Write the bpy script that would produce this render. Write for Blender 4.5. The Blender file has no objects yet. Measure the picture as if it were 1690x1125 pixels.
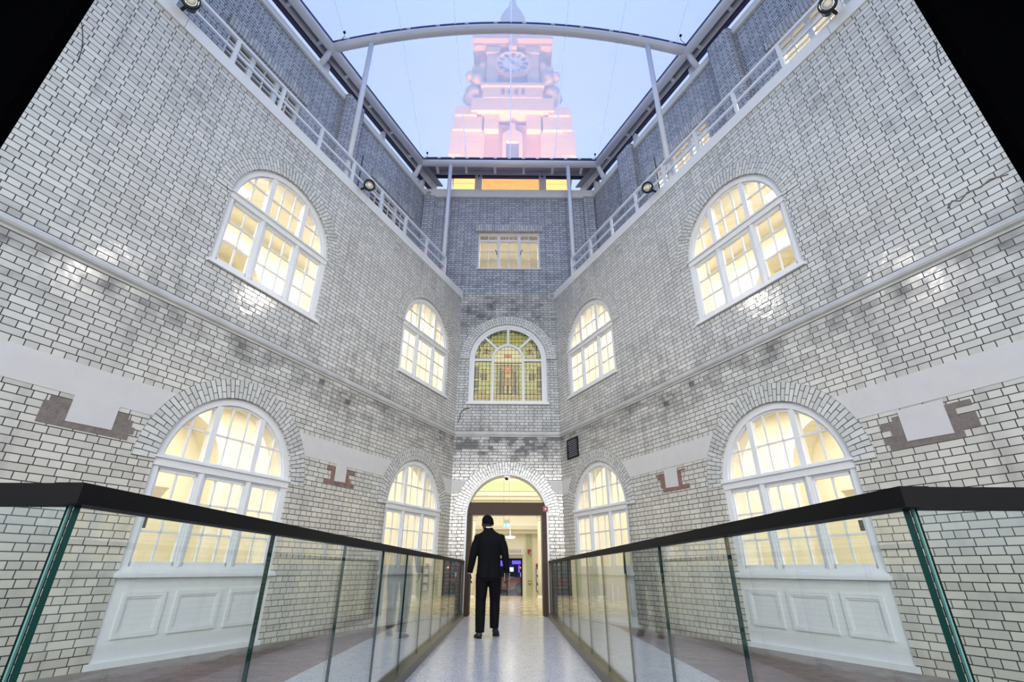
import bpy, bmesh, math, random
from mathutils import Vector, Matrix
from mathutils.geometry import tessellate_polygon
random.seed(7)
S = bpy.context.scene
COL = S.collection
PI = math.pi

# ------------------------------------------------------------------ camera
CX, CH, FPX = 0.035, 0.95, 790.0
pt, rl, yw = map(math.radians, (25.5, -0.2, 0.35))
Fv = Vector((math.sin(yw)*math.cos(pt), math.cos(yw)*math.cos(pt), math.sin(pt)))
Xv = Vector((math.cos(yw), -math.sin(yw), 0)); Uv = Xv.cross(Fv)
X2 = Xv*math.cos(rl) - Uv*math.sin(rl); U2 = Xv*math.sin(rl) + Uv*math.cos(rl)
cd = bpy.data.cameras.new('camera'); cam = bpy.data.objects.new('camera', cd); COL.objects.link(cam)
cd.sensor_width = 36; cd.lens = FPX/1690*36; cd.clip_end = 300; cd.clip_start = 0.05
M3 = Matrix((X2, U2, -Fv)).transposed()
cam.matrix_world = Matrix.Translation((CX, 0, CH)) @ M3.to_4x4()
S.camera = cam
S.view_settings.view_transform = 'Standard'; S.view_settings.look = 'None'
S.view_settings.gamma = 1; S.view_settings.exposure = 0.0
S.view_settings.use_curve_mapping = False

# ------------------------------------------------------------------ sky (dusk)
w = bpy.data.worlds.new('dusk'); S.world = w; w.use_nodes = True
nt = w.node_tree; nt.nodes.clear()
o_ = nt.nodes.new('ShaderNodeOutputWorld'); bg = nt.nodes.new('ShaderNodeBackground')
tc = nt.nodes.new('ShaderNodeTexCoord'); sx = nt.nodes.new('ShaderNodeSeparateXYZ'); cr = nt.nodes.new('ShaderNodeValToRGB')
nt.links.new(tc.outputs['Generated'], sx.inputs[0]); nt.links.new(sx.outputs[2], cr.inputs[0])
cr.color_ramp.elements[0].position = 0.0; cr.color_ramp.elements[0].color = (.05, .06, .09, 1)
cr.color_ramp.elements[1].position = 0.95; cr.color_ramp.elements[1].color = (.55, .78, 1.9, 1)
e = cr.color_ramp.elements.new(0.08); e.color = (.5, .72, 1, 1)
e = cr.color_ramp.elements.new(0.55); e.color = (.56, .83, 1.0, 1)
e = cr.color_ramp.elements.new(0.8); e.color = (.60, .72, 1.10, 1)
nt.links.new(cr.outputs[0], bg.inputs[0]); bg.inputs[1].default_value = 1.12
nt.links.new(bg.outputs[0], o_.inputs[0])

WARM = (1.0, .93, .79)
def area(name, loc, size, power, color=(1, 1, 1), rot=(0, 0, 0), sy=None, spread=None):
    l = bpy.data.lights.new(name, 'AREA'); l.energy = power; l.color = color
    l.size = size
    if sy: l.shape = 'RECTANGLE'; l.size_y = sy
    if spread: l.spread = spread
    o = bpy.data.objects.new(name, l); COL.objects.link(o); o.location = loc; o.rotation_euler = rot
    return o
def spot(name, loc, target, power, color, angle=100, blend=.6, r=.06):
    l = bpy.data.lights.new(name, 'SPOT'); l.energy = power; l.color = color
    l.spot_size = math.radians(angle); l.spot_blend = blend; l.shadow_soft_size = r
    o = bpy.data.objects.new(name, l); COL.objects.link(o); o.location = loc
    o.rotation_euler = (Vector(target)-Vector(loc)).to_track_quat('-Z', 'Y').to_euler()
    return o

# ------------------------------------------------------------------ plan of the court
D, WX, ANG = 12.2, 1.37, math.radians(23.8)
CA, SA = math.cos(ANG), math.sin(ANG)
def TL(p): s, n, z = p; return Vector((-WX - s*SA - n*CA, D - s*CA + n*SA, z))
def TR(p): s, n, z = p; return Vector((WX + s*SA + n*CA, D - s*CA + n*SA, z))
def TF(p): s, n, z = p; return Vector((s, D + n, z))           # far wall: s = x, n = depth
def TI(p): return Vector(p)
# roof lights of the court: four floodlights on the copings (their fixtures are built below)
LAMPS = [(TL, 4.60), (TL, 8.62), (TR, 4.60), (TR, 8.66)]
for T, s in LAMPS:
    side = 1 if T is TL else -1
    p = T((s, -.38, 8.38))
    tgt = Vector((side*3.4, 8.6 if s < 6 else 6.6, 3.4))
    spot('flood_lamp_light', p, tgt, 280, (1, .93, .82), 96, .9, .07)
# large soft fill added behind the camera to brighten the court walls
area('court_fill_light', (0, -9, 4.5), 9, 560, (1, .95, .88), (PI/2-.10, 0, 0), 5, math.radians(95))
# ceiling lamps in the rooms behind the windows
for T, nm in ((TL, 'left'), (TR, 'right')):
    rz = (PI/2-ANG) if T is TL else (PI/2+ANG)
    area('room_light_lower_'+nm, T((4.9, 1.6, 3.92)), 8.0, 250, WARM, (0, 0, rz), 1.4)
    area('room_light_upper_'+nm, T((4.9, 1.6, 8.0)), 8.0, 270, WARM, (0, 0, rz), 1.4)
    area('room_light_attic_'+nm, T((5.2, 2.6, 11.3)), 7.0, 260 if T is TR else 6, WARM, (0, 0, rz), 1.0)
area('hall_light', (0, 17.6, 4.1), 6, 310, (1, .93, .76), (0, 0, 0), 7)
area('stair_light', (0, 13.9, 6.3), 2.4, 24, (1, .95, .78), (PI/2, 0, 0), 2.4)
area('attic_light', (0, 13.7, 10.7), 2.4, 55, WARM, (0, 0, 0), 1.2)
# orange floodlights at the foot of the clock tower, on the roof behind the far wall
for x in (-3.2, 3.2, 0):
    spot('tower_flood', (x, 20.2, 13.6 if x else 15.5), (x*.5, 24.6, 27), 13000, (1, .52, .20), 110, .5, .3)
for x in (-6.5, 6.5): spot('tower_flood', (x, 15.5, 12.4), (0, 24.6, 35.5), 11000, (1, .50, .24), 36, .8, .3)

# ------------------------------------------------------------------ materials
def new_mat(name):
    m = bpy.data.materials.new(name); m.use_nodes = True
    n = m.node_tree; b = n.nodes['Principled BSDF']; return m, n, b
def pmat(name, col, rough=.5, metal=0, noise=0, nscale=8, bump=0, bscale=40, coat=0):
    m, n, b = new_mat(name)
    b.inputs['Base Color'].default_value = (*col, 1); b.inputs['Roughness'].default_value = rough
    b.inputs['Metallic'].default_value = metal; b.inputs['Coat Weight'].default_value = coat
    t = n.nodes.new('ShaderNodeTexCoord')
    if noise:
        x = n.nodes.new('ShaderNodeTexNoise'); x.inputs['Scale'].default_value = nscale; x.inputs['Detail'].default_value = 6
        n.links.new(t.outputs['Object'], x.inputs['Vector'])
        r = n.nodes.new('ShaderNodeMapRange'); r.inputs[3].default_value = 1-noise; r.inputs[4].default_value = 1+noise
        n.links.new(x.outputs[0], r.inputs[0])
        mx = n.nodes.new('ShaderNodeVectorMath'); mx.operation = 'SCALE'; mx.inputs[0].default_value = col
        n.links.new(r.outputs[0], mx.inputs['Scale']); n.links.new(mx.outputs[0], b.inputs['Base Color'])
    if bump:
        x = n.nodes.new('ShaderNodeTexNoise'); x.inputs['Scale'].default_value = bscale; x.inputs['Detail'].default_value = 4
        n.links.new(t.outputs['Object'], x.inputs['Vector'])
        bp = n.nodes.new('ShaderNodeBump'); bp.inputs['Strength'].default_value = bump; bp.inputs['Distance'].default_value = .01
        n.links.new(x.outputs[0], bp.inputs['Height']); n.links.new(bp.outputs[0], b.inputs['Normal'])
    return m
def emat(name, col, s):
    m, n, b = new_mat(name); b.inputs['Base Color'].default_value = (*col, 1)
    b.inputs['Emission Color'].default_value = (*col, 1); b.inputs['Emission Strength'].default_value = s; return m

def math_node(n, op, a, b=None, c=None, clamp=False):
    x = n.nodes.new('ShaderNodeMath'); x.operation = op; x.use_clamp = clamp
    for i, v in enumerate((a, b, c)):
        if v is None: continue
        if isinstance(v, (int, float)): x.inputs[i].default_value = v
        else: n.links.new(v, x.inputs[i])
    return x.outputs[0]

def brick_mat(name, c1, c2, mortar, bw=.232, rh=.0775, swap=False, soot=1.0, rough=.12, msize=.0045, english=True, glaze=True, cream=True, bands=()):
    m, n, b = new_mat(name)
    uv = n.nodes.new('ShaderNodeUVMap')
    src = uv.outputs[0]
    sp = n.nodes.new('ShaderNodeSeparateXYZ'); n.links.new(src, sp.inputs[0])
    u, v = sp.outputs[0], sp.outputs[1]
    if swap:
        cb = n.nodes.new('ShaderNodeCombineXYZ'); n.links.new(v, cb.inputs[0]); n.links.new(u, cb.inputs[1]); vec = cb.outputs[0]
    else: vec = src
    def brick(col1, col2, mort, ms, smooth):
        br = n.nodes.new('ShaderNodeTexBrick'); n.links.new(vec, br.inputs['Vector'])
        br.inputs['Scale'].default_value = 1; br.inputs['Brick Width'].default_value = bw; br.inputs['Row Height'].default_value = rh
        br.inputs['Mortar Size'].default_value = ms; br.inputs['Mortar Smooth'].default_value = smooth
        br.inputs['Color1'].default_value = (*col1, 1); br.inputs['Color2'].default_value = (*col2, 1); br.inputs['Mortar'].default_value = (*mort, 1)
        br.offset = .25 if english else .5; br.offset_frequency = 2
        br.squash = .5 if english else 1; br.squash_frequency = 2
        return br
    br = brick(c1, c2, mortar, msize, .1)
    rnd = brick((0, 0, 0), (1, 1, 1), (.5, .5, .5), msize, 0)
    # large scale tone: creamier low courses, whiter above
    col = br.outputs[0]
    def mixc(fac, a, bcol, mode='MIX'):
        x = n.nodes.new('ShaderNodeMix'); x.data_type = 'RGBA'; x.blend_type = mode
        if isinstance(fac, (int, float)): x.inputs[0].default_value = fac
        else: n.links.new(fac, x.inputs[0])
        if isinstance(a, tuple): x.inputs[6].default_value = (*a, 1)
        else: n.links.new(a, x.inputs[6])
        if isinstance(bcol, tuple): x.inputs[7].default_value = (*bcol, 1)
        else: n.links.new(bcol, x.inputs[7])
        return x.outputs[2]
    if cream:
        f = n.nodes.new('ShaderNodeMapRange'); n.links.new(v, f.inputs[0]); f.inputs[1].default_value = 4.6; f.inputs[2].default_value = 1.5
        f.inputs[3].default_value = 0; f.inputs[4].default_value = .75; f.clamp = True
        col = mixc(f.outputs[0], col, (1.0, .93, .80), 'MULTIPLY')
    # soot: cloudy patches and vertical runs
    nz = n.nodes.new('ShaderNodeTexNoise'); nz.inputs['Scale'].default_value = .9; nz.inputs['Detail'].default_value = 7; nz.inputs['Roughness'].default_value = .62
    n.links.new(src, nz.inputs['Vector'])
    mp = n.nodes.new('ShaderNodeMapping'); mp.inputs['Scale'].default_value = (3.2, .35, 1); n.links.new(src, mp.inputs[0])
    ns = n.nodes.new('ShaderNodeTexNoise'); ns.inputs['Scale'].default_value = 1; ns.inputs['Detail'].default_value = 5
    n.links.new(mp.outputs[0], ns.inputs['Vector'])
    a1 = math_node(n, 'MULTIPLY_ADD', nz.outputs[0], 3.6, -1.95, clamp=True)
    a2 = math_node(n, 'MULTIPLY_ADD', ns.outputs[0], 4.0, -2.15, clamp=True)
    dirt = math_node(n, 'ADD', math_node(n, 'MULTIPLY', a1, .5), math_node(n, 'MULTIPLY', a2, .42), clamp=True)
    # heavier grime just around the string course
    g = math_node(n, 'ABSOLUTE', math_node(n, 'SUBTRACT', v, 3.92))
    g = math_node(n, 'SUBTRACT', 1, math_node(n, 'DIVIDE', g, .6), clamp=True)
    gn = n.nodes.new('ShaderNodeTexNoise'); gn.inputs['Scale'].default_value = 2.3; gn.inputs['Detail'].default_value = 5; n.links.new(src, gn.inputs['Vector'])
    g = math_node(n, 'MULTIPLY', g, math_node(n, 'MULTIPLY_ADD', gn.outputs[0], 3.5, -1.25, clamp=True))
    dirt = math_node(n, 'ADD', dirt, math_node(n, 'MULTIPLY', g, 1.1), clamp=True)
    for zc_, hw_, am_ in bands:
        g2 = math_node(n, 'SUBTRACT', 1, math_node(n, 'DIVIDE', math_node(n, 'ABSOLUTE', math_node(n, 'SUBTRACT', v, zc_)), hw_), clamp=True)
        g2 = math_node(n, 'MULTIPLY', g2, math_node(n, 'MULTIPLY_ADD', gn.outputs[0], 3.0, -.9, clamp=True))
        dirt = math_node(n, 'ADD', dirt, math_node(n, 'MULTIPLY', g2, am_), clamp=True)
    dirt = math_node(n, 'MULTIPLY', dirt, .80*soot)
    # the soot bites differently on every brick
    dirt = math_node(n, 'MULTIPLY', dirt, math_node(n, 'MULTIPLY_ADD', rnd.outputs[0], .7, .65), clamp=True)
    col = mixc(dirt, col, (.11, .105, .105))
    n.links.new(col, b.inputs['Base Color'])
    if glaze:
        b.inputs['Roughness'].default_value = rough
        r = math_node(n, 'MULTIPLY_ADD', br.outputs['Fac'], .6, rough)
        r = math_node(n, 'ADD', r, math_node(n, 'MULTIPLY', dirt, .4))
        n.links.new(r, b.inputs['Roughness'])
        b.inputs['Specular IOR Level'].default_value = .6
    else: b.inputs['Roughness'].default_value = .8
    # relief: joints, uneven glaze and slightly tilted bricks
    wn = n.nodes.new('ShaderNodeTexNoise'); wn.inputs['Scale'].default_value = 9; wn.inputs['Detail'].default_value = 2
    n.links.new(src, wn.inputs['Vector'])
    wn2 = n.nodes.new('ShaderNodeTexNoise'); wn2.inputs['Scale'].default_value = 45; wn2.inputs['Detail'].default_value = 1
    n.links.new(src, wn2.inputs['Vector'])
    h = math_node(n, 'MULTIPLY', br.outputs['Fac'], -.004)
    h = math_node(n, 'MULTIPLY_ADD', wn.outputs[0], .008, h)
    h = math_node(n, 'MULTIPLY_ADD', wn2.outputs[0], .0012, h)
    h = math_node(n, 'MULTIPLY_ADD', rnd.outputs[0], .003, h)
    bp = n.nodes.new('ShaderNodeBump'); bp.inputs['Strength'].default_value = .55; bp.inputs['Distance'].default_value = 1.0
    n.links.new(h, bp.inputs['Height']); n.links.new(bp.outputs[0], b.inputs['Normal'])
    return m

M = {}
M['brick'] = brick_mat('glazed_brick', (.665, .65, .62), (.53, .52, .495), (.030, .03, .028), msize=.0050, rough=.09)
M['brick_far'] = brick_mat('glazed_brick_sooty', (.58, .565, .54), (.44, .43, .415), (.025, .022, .022), soot=1.4, msize=.0055, bands=((7.7, 1.3, .7), (3.7, .55, .42)))
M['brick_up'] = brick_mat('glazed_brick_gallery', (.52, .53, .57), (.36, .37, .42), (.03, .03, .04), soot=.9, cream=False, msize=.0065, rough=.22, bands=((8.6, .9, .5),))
M['arch'] = brick_mat('glazed_arch_brick', (.66, .65, .61), (.52, .51, .48), (.04, .035, .03), bw=.18, rh=.060, swap=True, english=False, soot=.35, cream=False)
M['soldier'] = brick_mat('glazed_soldier_brick', (.58, .58, .58), (.40, .40, .42), (.05, .05, .05), bw=.23, rh=.075, swap=True, english=False, soot=.5, cream=False)
M['paving'] = brick_mat('red_paving', (.24, .155, .13), (.15, .11, .10), (.08, .07, .065), bw=.22, rh=.11, english=False, soot=.4, glaze=False, cream=False)
M['tower_brick'] = brick_mat('tower_brick', (.62, .27, .12), (.5, .2, .09), (.55, .42, .3), bw=.24, rh=.08, english=False, soot=0, glaze=False, cream=False, msize=.012)
M['white'] = pmat('white_paint', (.75, .745, .745), .35, noise=.03, bump=.04)
M['steel_white'] = pmat('white_steel', (.72, .73, .78), .32, noise=.03)
M['stone'] = pmat('plain_render', (.60, .575, .555), .75, noise=.07, nscale=5, bump=.2, bscale=60)
M['rough'] = pmat('rough_mortar', (.20, .165, .145), .9, noise=.45, nscale=14, bump=1.0, bscale=35)
M['rough_red'] = pmat('broken_brick', (.24, .14, .115), .9, noise=.5, nscale=12, bump=1.0, bscale=30)
M['ledge'] = pmat('worn_stone_kerb', (.27, .22, .185), .85, noise=.45, nscale=6, bump=.7, bscale=25)
M['rail'] = pmat('bronze_rail', (.006, .005, .0045), .6, 0, noise=.15, nscale=30); M['rail'].node_tree.nodes['Principled BSDF'].inputs['Specular IOR Level'].default_value = .15
M['shoe'] = pmat('bronze_shoe', (.055, .045, .038), .3, .5, noise=.12, nscale=20)
M['door_frame'] = pmat('dark_bronze', (.058, .030, .016), .5, 0, noise=.15, nscale=20)
M['edge'] = pmat('green_glass_edge', (.004, .028, .022), .25, noise=.1); M['edge'].node_tree.nodes['Principled BSDF'].inputs['Specular IOR Level'].default_value = .25
M['edge_seam'] = pmat('glass_edge_seam', (.12, .26, .22), .3, noise=.05)
M['black'] = pmat('black_drape', (.0015, .0015, .0018), 1, noise=.3, nscale=20); M['black'].node_tree.nodes['Principled BSDF'].inputs['Specular IOR Level'].default_value = 0
M['black_metal'] = pmat('black_metal', (.012, .012, .014), .45, .3, noise=.1)
M['navy'] = pmat('dark_gutter', (.03, .035, .085), .4, .2, noise=.1)
M['soffit'] = pmat('grey_soffit', (.36, .36, .42), .6, noise=.06)
M['cream'] = pmat('cream_wall', (.84, .80, .67), .8, noise=.03, nscale=3)
M['cream2'] = pmat('cream_trim', (.86, .83, .74), .6, noise=.03)
M['sage'] = pmat('sage_wall', (.52, .56, .38), .7, noise=.04)
M['green_ceiling'] = pmat('pale_green_ceiling', (.58, .66, .46), .8, noise=.03)
M['room_floor'] = pmat('room_floor', (.45, .40, .32), .5, noise=.1)
M['lamp'] = emat('lamp_disc', (1, .97, .86), 14)
M['lampface'] = emat('flood_lamp_face', (.8, .72, .55), .08)
M['chrome'] = pmat('steel_trim', (.5, .5, .5), .25, .9, noise=.05)
M['tower_stone'] = pmat('tower_stone', (.70, .52, .32), .8, noise=.06, nscale=1.5)
M['tower_dark'] = pmat('tower_window', (.12, .12, .16), .5, noise=.1)
M['clockface'] = pmat('clock_face', (.78, .76, .74), .5, noise=.03)
M['clockmark'] = pmat('clock_numerals', (.07, .07, .12), .5, noise=.05)
M['slate'] = pmat('roof_felt', (.12, .12, .13), .9, noise=.2)
M['suit'] = pmat('black_suit', (.0035, .0035, .0045), .8, noise=.2, nscale=30, bump=.1)
M['suit'].node_tree.nodes['Principled BSDF'].inputs['Specular IOR Level'].default_value = .12
for k_ in ('door_frame', 'shoe'): M[k_].node_tree.nodes['Principled BSDF'].inputs['Specular IOR Level'].default_value = .25
M['shirt'] = pmat('white_shirt', (.75, .76, .8), .7, noise=.03)
M['skin'] = pmat('dark_skin', (.045, .024, .016), .5, noise=.15, nscale=20)
M['hairm'] = pmat('cropped_hair', (.006, .005, .005), .8, noise=.3, nscale=60)
M['hairm'].node_tree.nodes['Principled BSDF'].inputs['Specular IOR Level'].default_value = .05
M['skin'].node_tree.nodes['Principled BSDF'].inputs['Specular IOR Level'].default_value = .25
M['shoeblack'] = pmat('black_leather', (.005, .005, .006), .5, noise=.1)
M['sole'] = pmat('shoe_sole', (.02, .02, .022), .8, noise=.2)
M['red'] = pmat('red_sign', (.30, .02, .02), .4, noise=.05)
M['paper'] = pmat('white_paper', (.8, .8, .76), .6, noise=.03)
M['bus'] = pmat('red_bus', (.35, .02, .03), .2, noise=.2)
M['purple'] = emat('shop_light_purple', (.16, .10, .75), 1.3)
M['bluewhite'] = emat('shop_light_white', (.55, .65, 1), 2.0)
M['orange'] = emat('street_lamp_orange', (1, .16, .03), 5)
M['exit'] = emat('exit_green', (.12, .55, .40), 1.6)
M['exitw'] = emat('exit_white', (.8, 1, .85), 2.2)
M['navy_street'] = pmat('dusk_street', (.02, .022, .06), .6, noise=.4, nscale=3)

def terrazzo():
    m, n, b = new_mat('pale_terrazzo')
    t = n.nodes.new('ShaderNodeTexCoord')
    v = n.nodes.new('ShaderNodeTexVoronoi'); v.inputs['Scale'].default_value = 90; n.links.new(t.outputs['Object'], v.inputs['Vector'])
    r = n.nodes.new('ShaderNodeValToRGB'); n.links.new(v.outputs['Color'], r.inputs[0])
    r.color_ramp.elements[0].color = (.26, .26, .29, 1); r.color_ramp.elements[0].position = .1
    r.color_ramp.elements[1].color = (.60, .60, .63, 1); r.color_ramp.elements[1].position = .42
    n.links.new(r.outputs[0], b.inputs['Base Color']); b.inputs['Roughness'].default_value = .2
    x = n.nodes.new('ShaderNodeTexNoise'); x.inputs['Scale'].default_value = 6; n.links.new(t.outputs['Object'], x.inputs['Vector'])
    q = n.nodes.new('ShaderNodeMapRange'); q.inputs[3].default_value = .13; q.inputs[4].default_value = .30; n.links.new(x.outputs[0], q.inputs[0])
    n.links.new(q.outputs[0], b.inputs['Roughness'])
    return m
M['terrazzo'] = terrazzo()
def hall_floor():
    m, n, b = new_mat('patterned_hall_floor')
    t = n.nodes.new('ShaderNodeTexCoord')
    mp = n.nodes.new('ShaderNodeMapping'); mp.inputs['Scale'].default_value = (.85, .85, .85); mp.inputs['Location'].default_value = (.5, .2, 0)
    n.links.new(t.outputs['Object'], mp.inputs[0])
    w1 = n.nodes.new('ShaderNodeTexWave'); w1.wave_type = 'RINGS'; w1.rings_direction = 'SPHERICAL'; w1.inputs['Scale'].default_value = 1.1; w1.inputs['Distortion'].default_value = 0
    fr = n.nodes.new('ShaderNodeVectorMath'); fr.operation = 'FRACTION'; n.links.new(mp.outputs[0], fr.inputs[0])
    sb = n.nodes.new('ShaderNodeVectorMath'); sb.operation = 'SUBTRACT'; sb.inputs[1].default_value = (.5, .5, 0); n.links.new(fr.outputs[0], sb.inputs[0])
    n.links.new(sb.outputs[0], w1.inputs['Vector'])
    r = n.nodes.new('ShaderNodeValToRGB'); n.links.new(w1.outputs[0], r.inputs[0]); r.color_ramp.interpolation = 'CONSTANT'
    r.color_ramp.elements[0].color = (.42, .38, .31, 1); r.color_ramp.elements[1].position = .3; r.color_ramp.elements[1].color = (.72, .64, .46, 1)
    n.links.new(r.outputs[0], b.inputs['Base Color']); b.inputs['Roughness'].default_value = .18
    return m
M['hall_floor'] = hall_floor()

def clear_glass(name, tint, ior=1.5, rough=0.0, extra=0.0):
    m = bpy.data.materials.new(name); m.use_nodes = True; n = m.node_tree; n.nodes.clear()
    o = n.nodes.new('ShaderNodeOutputMaterial'); t = n.nodes.new('ShaderNodeBsdfTransparent'); t.inputs[0].default_value = (*tint, 1)
    g = n.nodes.new('ShaderNodeBsdfGlossy'); g.inputs['Roughness'].default_value = rough
    f = n.nodes.new('ShaderNodeFresnel'); f.inputs[0].default_value = ior
    # both sides of the pane reflect alike
    geo = n.nodes.new('ShaderNodeNewGeometry')
    fb = n.nodes.new('ShaderNodeFresnel'); fb.inputs[0].default_value = ior
    mx0 = n.nodes.new('ShaderNodeMix'); mx0.data_type = 'FLOAT'
    iv = n.nodes.new('ShaderNodeMix'); iv.data_type = 'FLOAT'; iv.inputs[2].default_value = ior; iv.inputs[3].default_value = 1/ior
    n.links.new(geo.outputs['Backfacing'], iv.inputs[0]); n.links.new(iv.outputs[0], f.inputs[0])
    a = math_node(n, 'ADD', f.outputs[0], extra, clamp=True)
    mx = n.nodes.new('ShaderNodeMixShader'); n.links.new(a, mx.inputs[0]); n.links.new(t.outputs[0], mx.inputs[1]); n.links.new(g.outputs[0], mx.inputs[2])
    n.links.new(mx.outputs[0], o.inputs[0]); return m
M['glass'] = clear_glass('window_glass', (.97, .97, .96), 1.35)
M['bal_glass'] = clear_glass('balustrade_glass', (.95, .98, .965), 1.62)
def etfe():
    m = bpy.data.materials.new('roof_film'); m.use_nodes = True; n = m.node_tree; n.nodes.clear()
    o = n.nodes.new('ShaderNodeOutputMaterial'); t = n.nodes.new('ShaderNodeBsdfTransparent'); t.inputs[0].default_value = (.84, .91, 1, 1)
    tl = n.nodes.new('ShaderNodeBsdfTranslucent'); tl.inputs[0].default_value = (.82, .89, 1, 1)
    mx = n.nodes.new('ShaderNodeMixShader'); mx.inputs[0].default_value = .55
    n.links.new(t.outputs[0], mx.inputs[1]); n.links.new(tl.outputs[0], mx.inputs[2]); n.links.new(mx.outputs[0], o.inputs[0]); return m
M['etfe'] = etfe()
def wire_mat():
    m = bpy.data.materials.new('translucent_cord'); m.use_nodes = True; n = m.node_tree; n.nodes.clear()
    o = n.nodes.new('ShaderNodeOutputMaterial'); tl = n.nodes.new('ShaderNodeBsdfTranslucent'); tl.inputs[0].default_value = (.97, .97, 1, 1)
    df = n.nodes.new('ShaderNodeBsdfDiffuse'); df.inputs[0].default_value = (.95, .95, .97, 1); a = n.nodes.new('ShaderNodeMixShader'); a.inputs[0].default_value = .1
    n.links.new(tl.outputs[0], a.inputs[1]); n.links.new(df.outputs[0], a.inputs[2]); n.links.new(a.outputs[0], o.inputs[0]); return m
M['wire'] = wire_mat()
M['glazed_trim'] = pmat('glazed_moulding', (.50, .49, .47), .15, noise=.25, nscale=4)
def stained():
    m = bpy.data.materials.new('stained_glass'); m.use_nodes = True; n = m.node_tree; n.nodes.clear()
    o = n.nodes.new('ShaderNodeOutputMaterial'); a = n.nodes.new('ShaderNodeVertexColor'); a.layer_name = 'Col'
    tl = n.nodes.new('ShaderNodeBsdfTranslucent'); g = n.nodes.new('ShaderNodeBsdfGlossy'); g.inputs['Roughness'].default_value = .15
    n.links.new(a.outputs[0], tl.inputs[0])
    mx = n.nodes.new('ShaderNodeMixShader'); mx.inputs[0].default_value = .05
    n.links.new(tl.outputs[0], mx.inputs[1]); n.links.new(g.outputs[0], mx.inputs[2]); n.links.new(mx.outputs[0], o.inputs[0]); return m
M['stained'] = stained()

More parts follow.
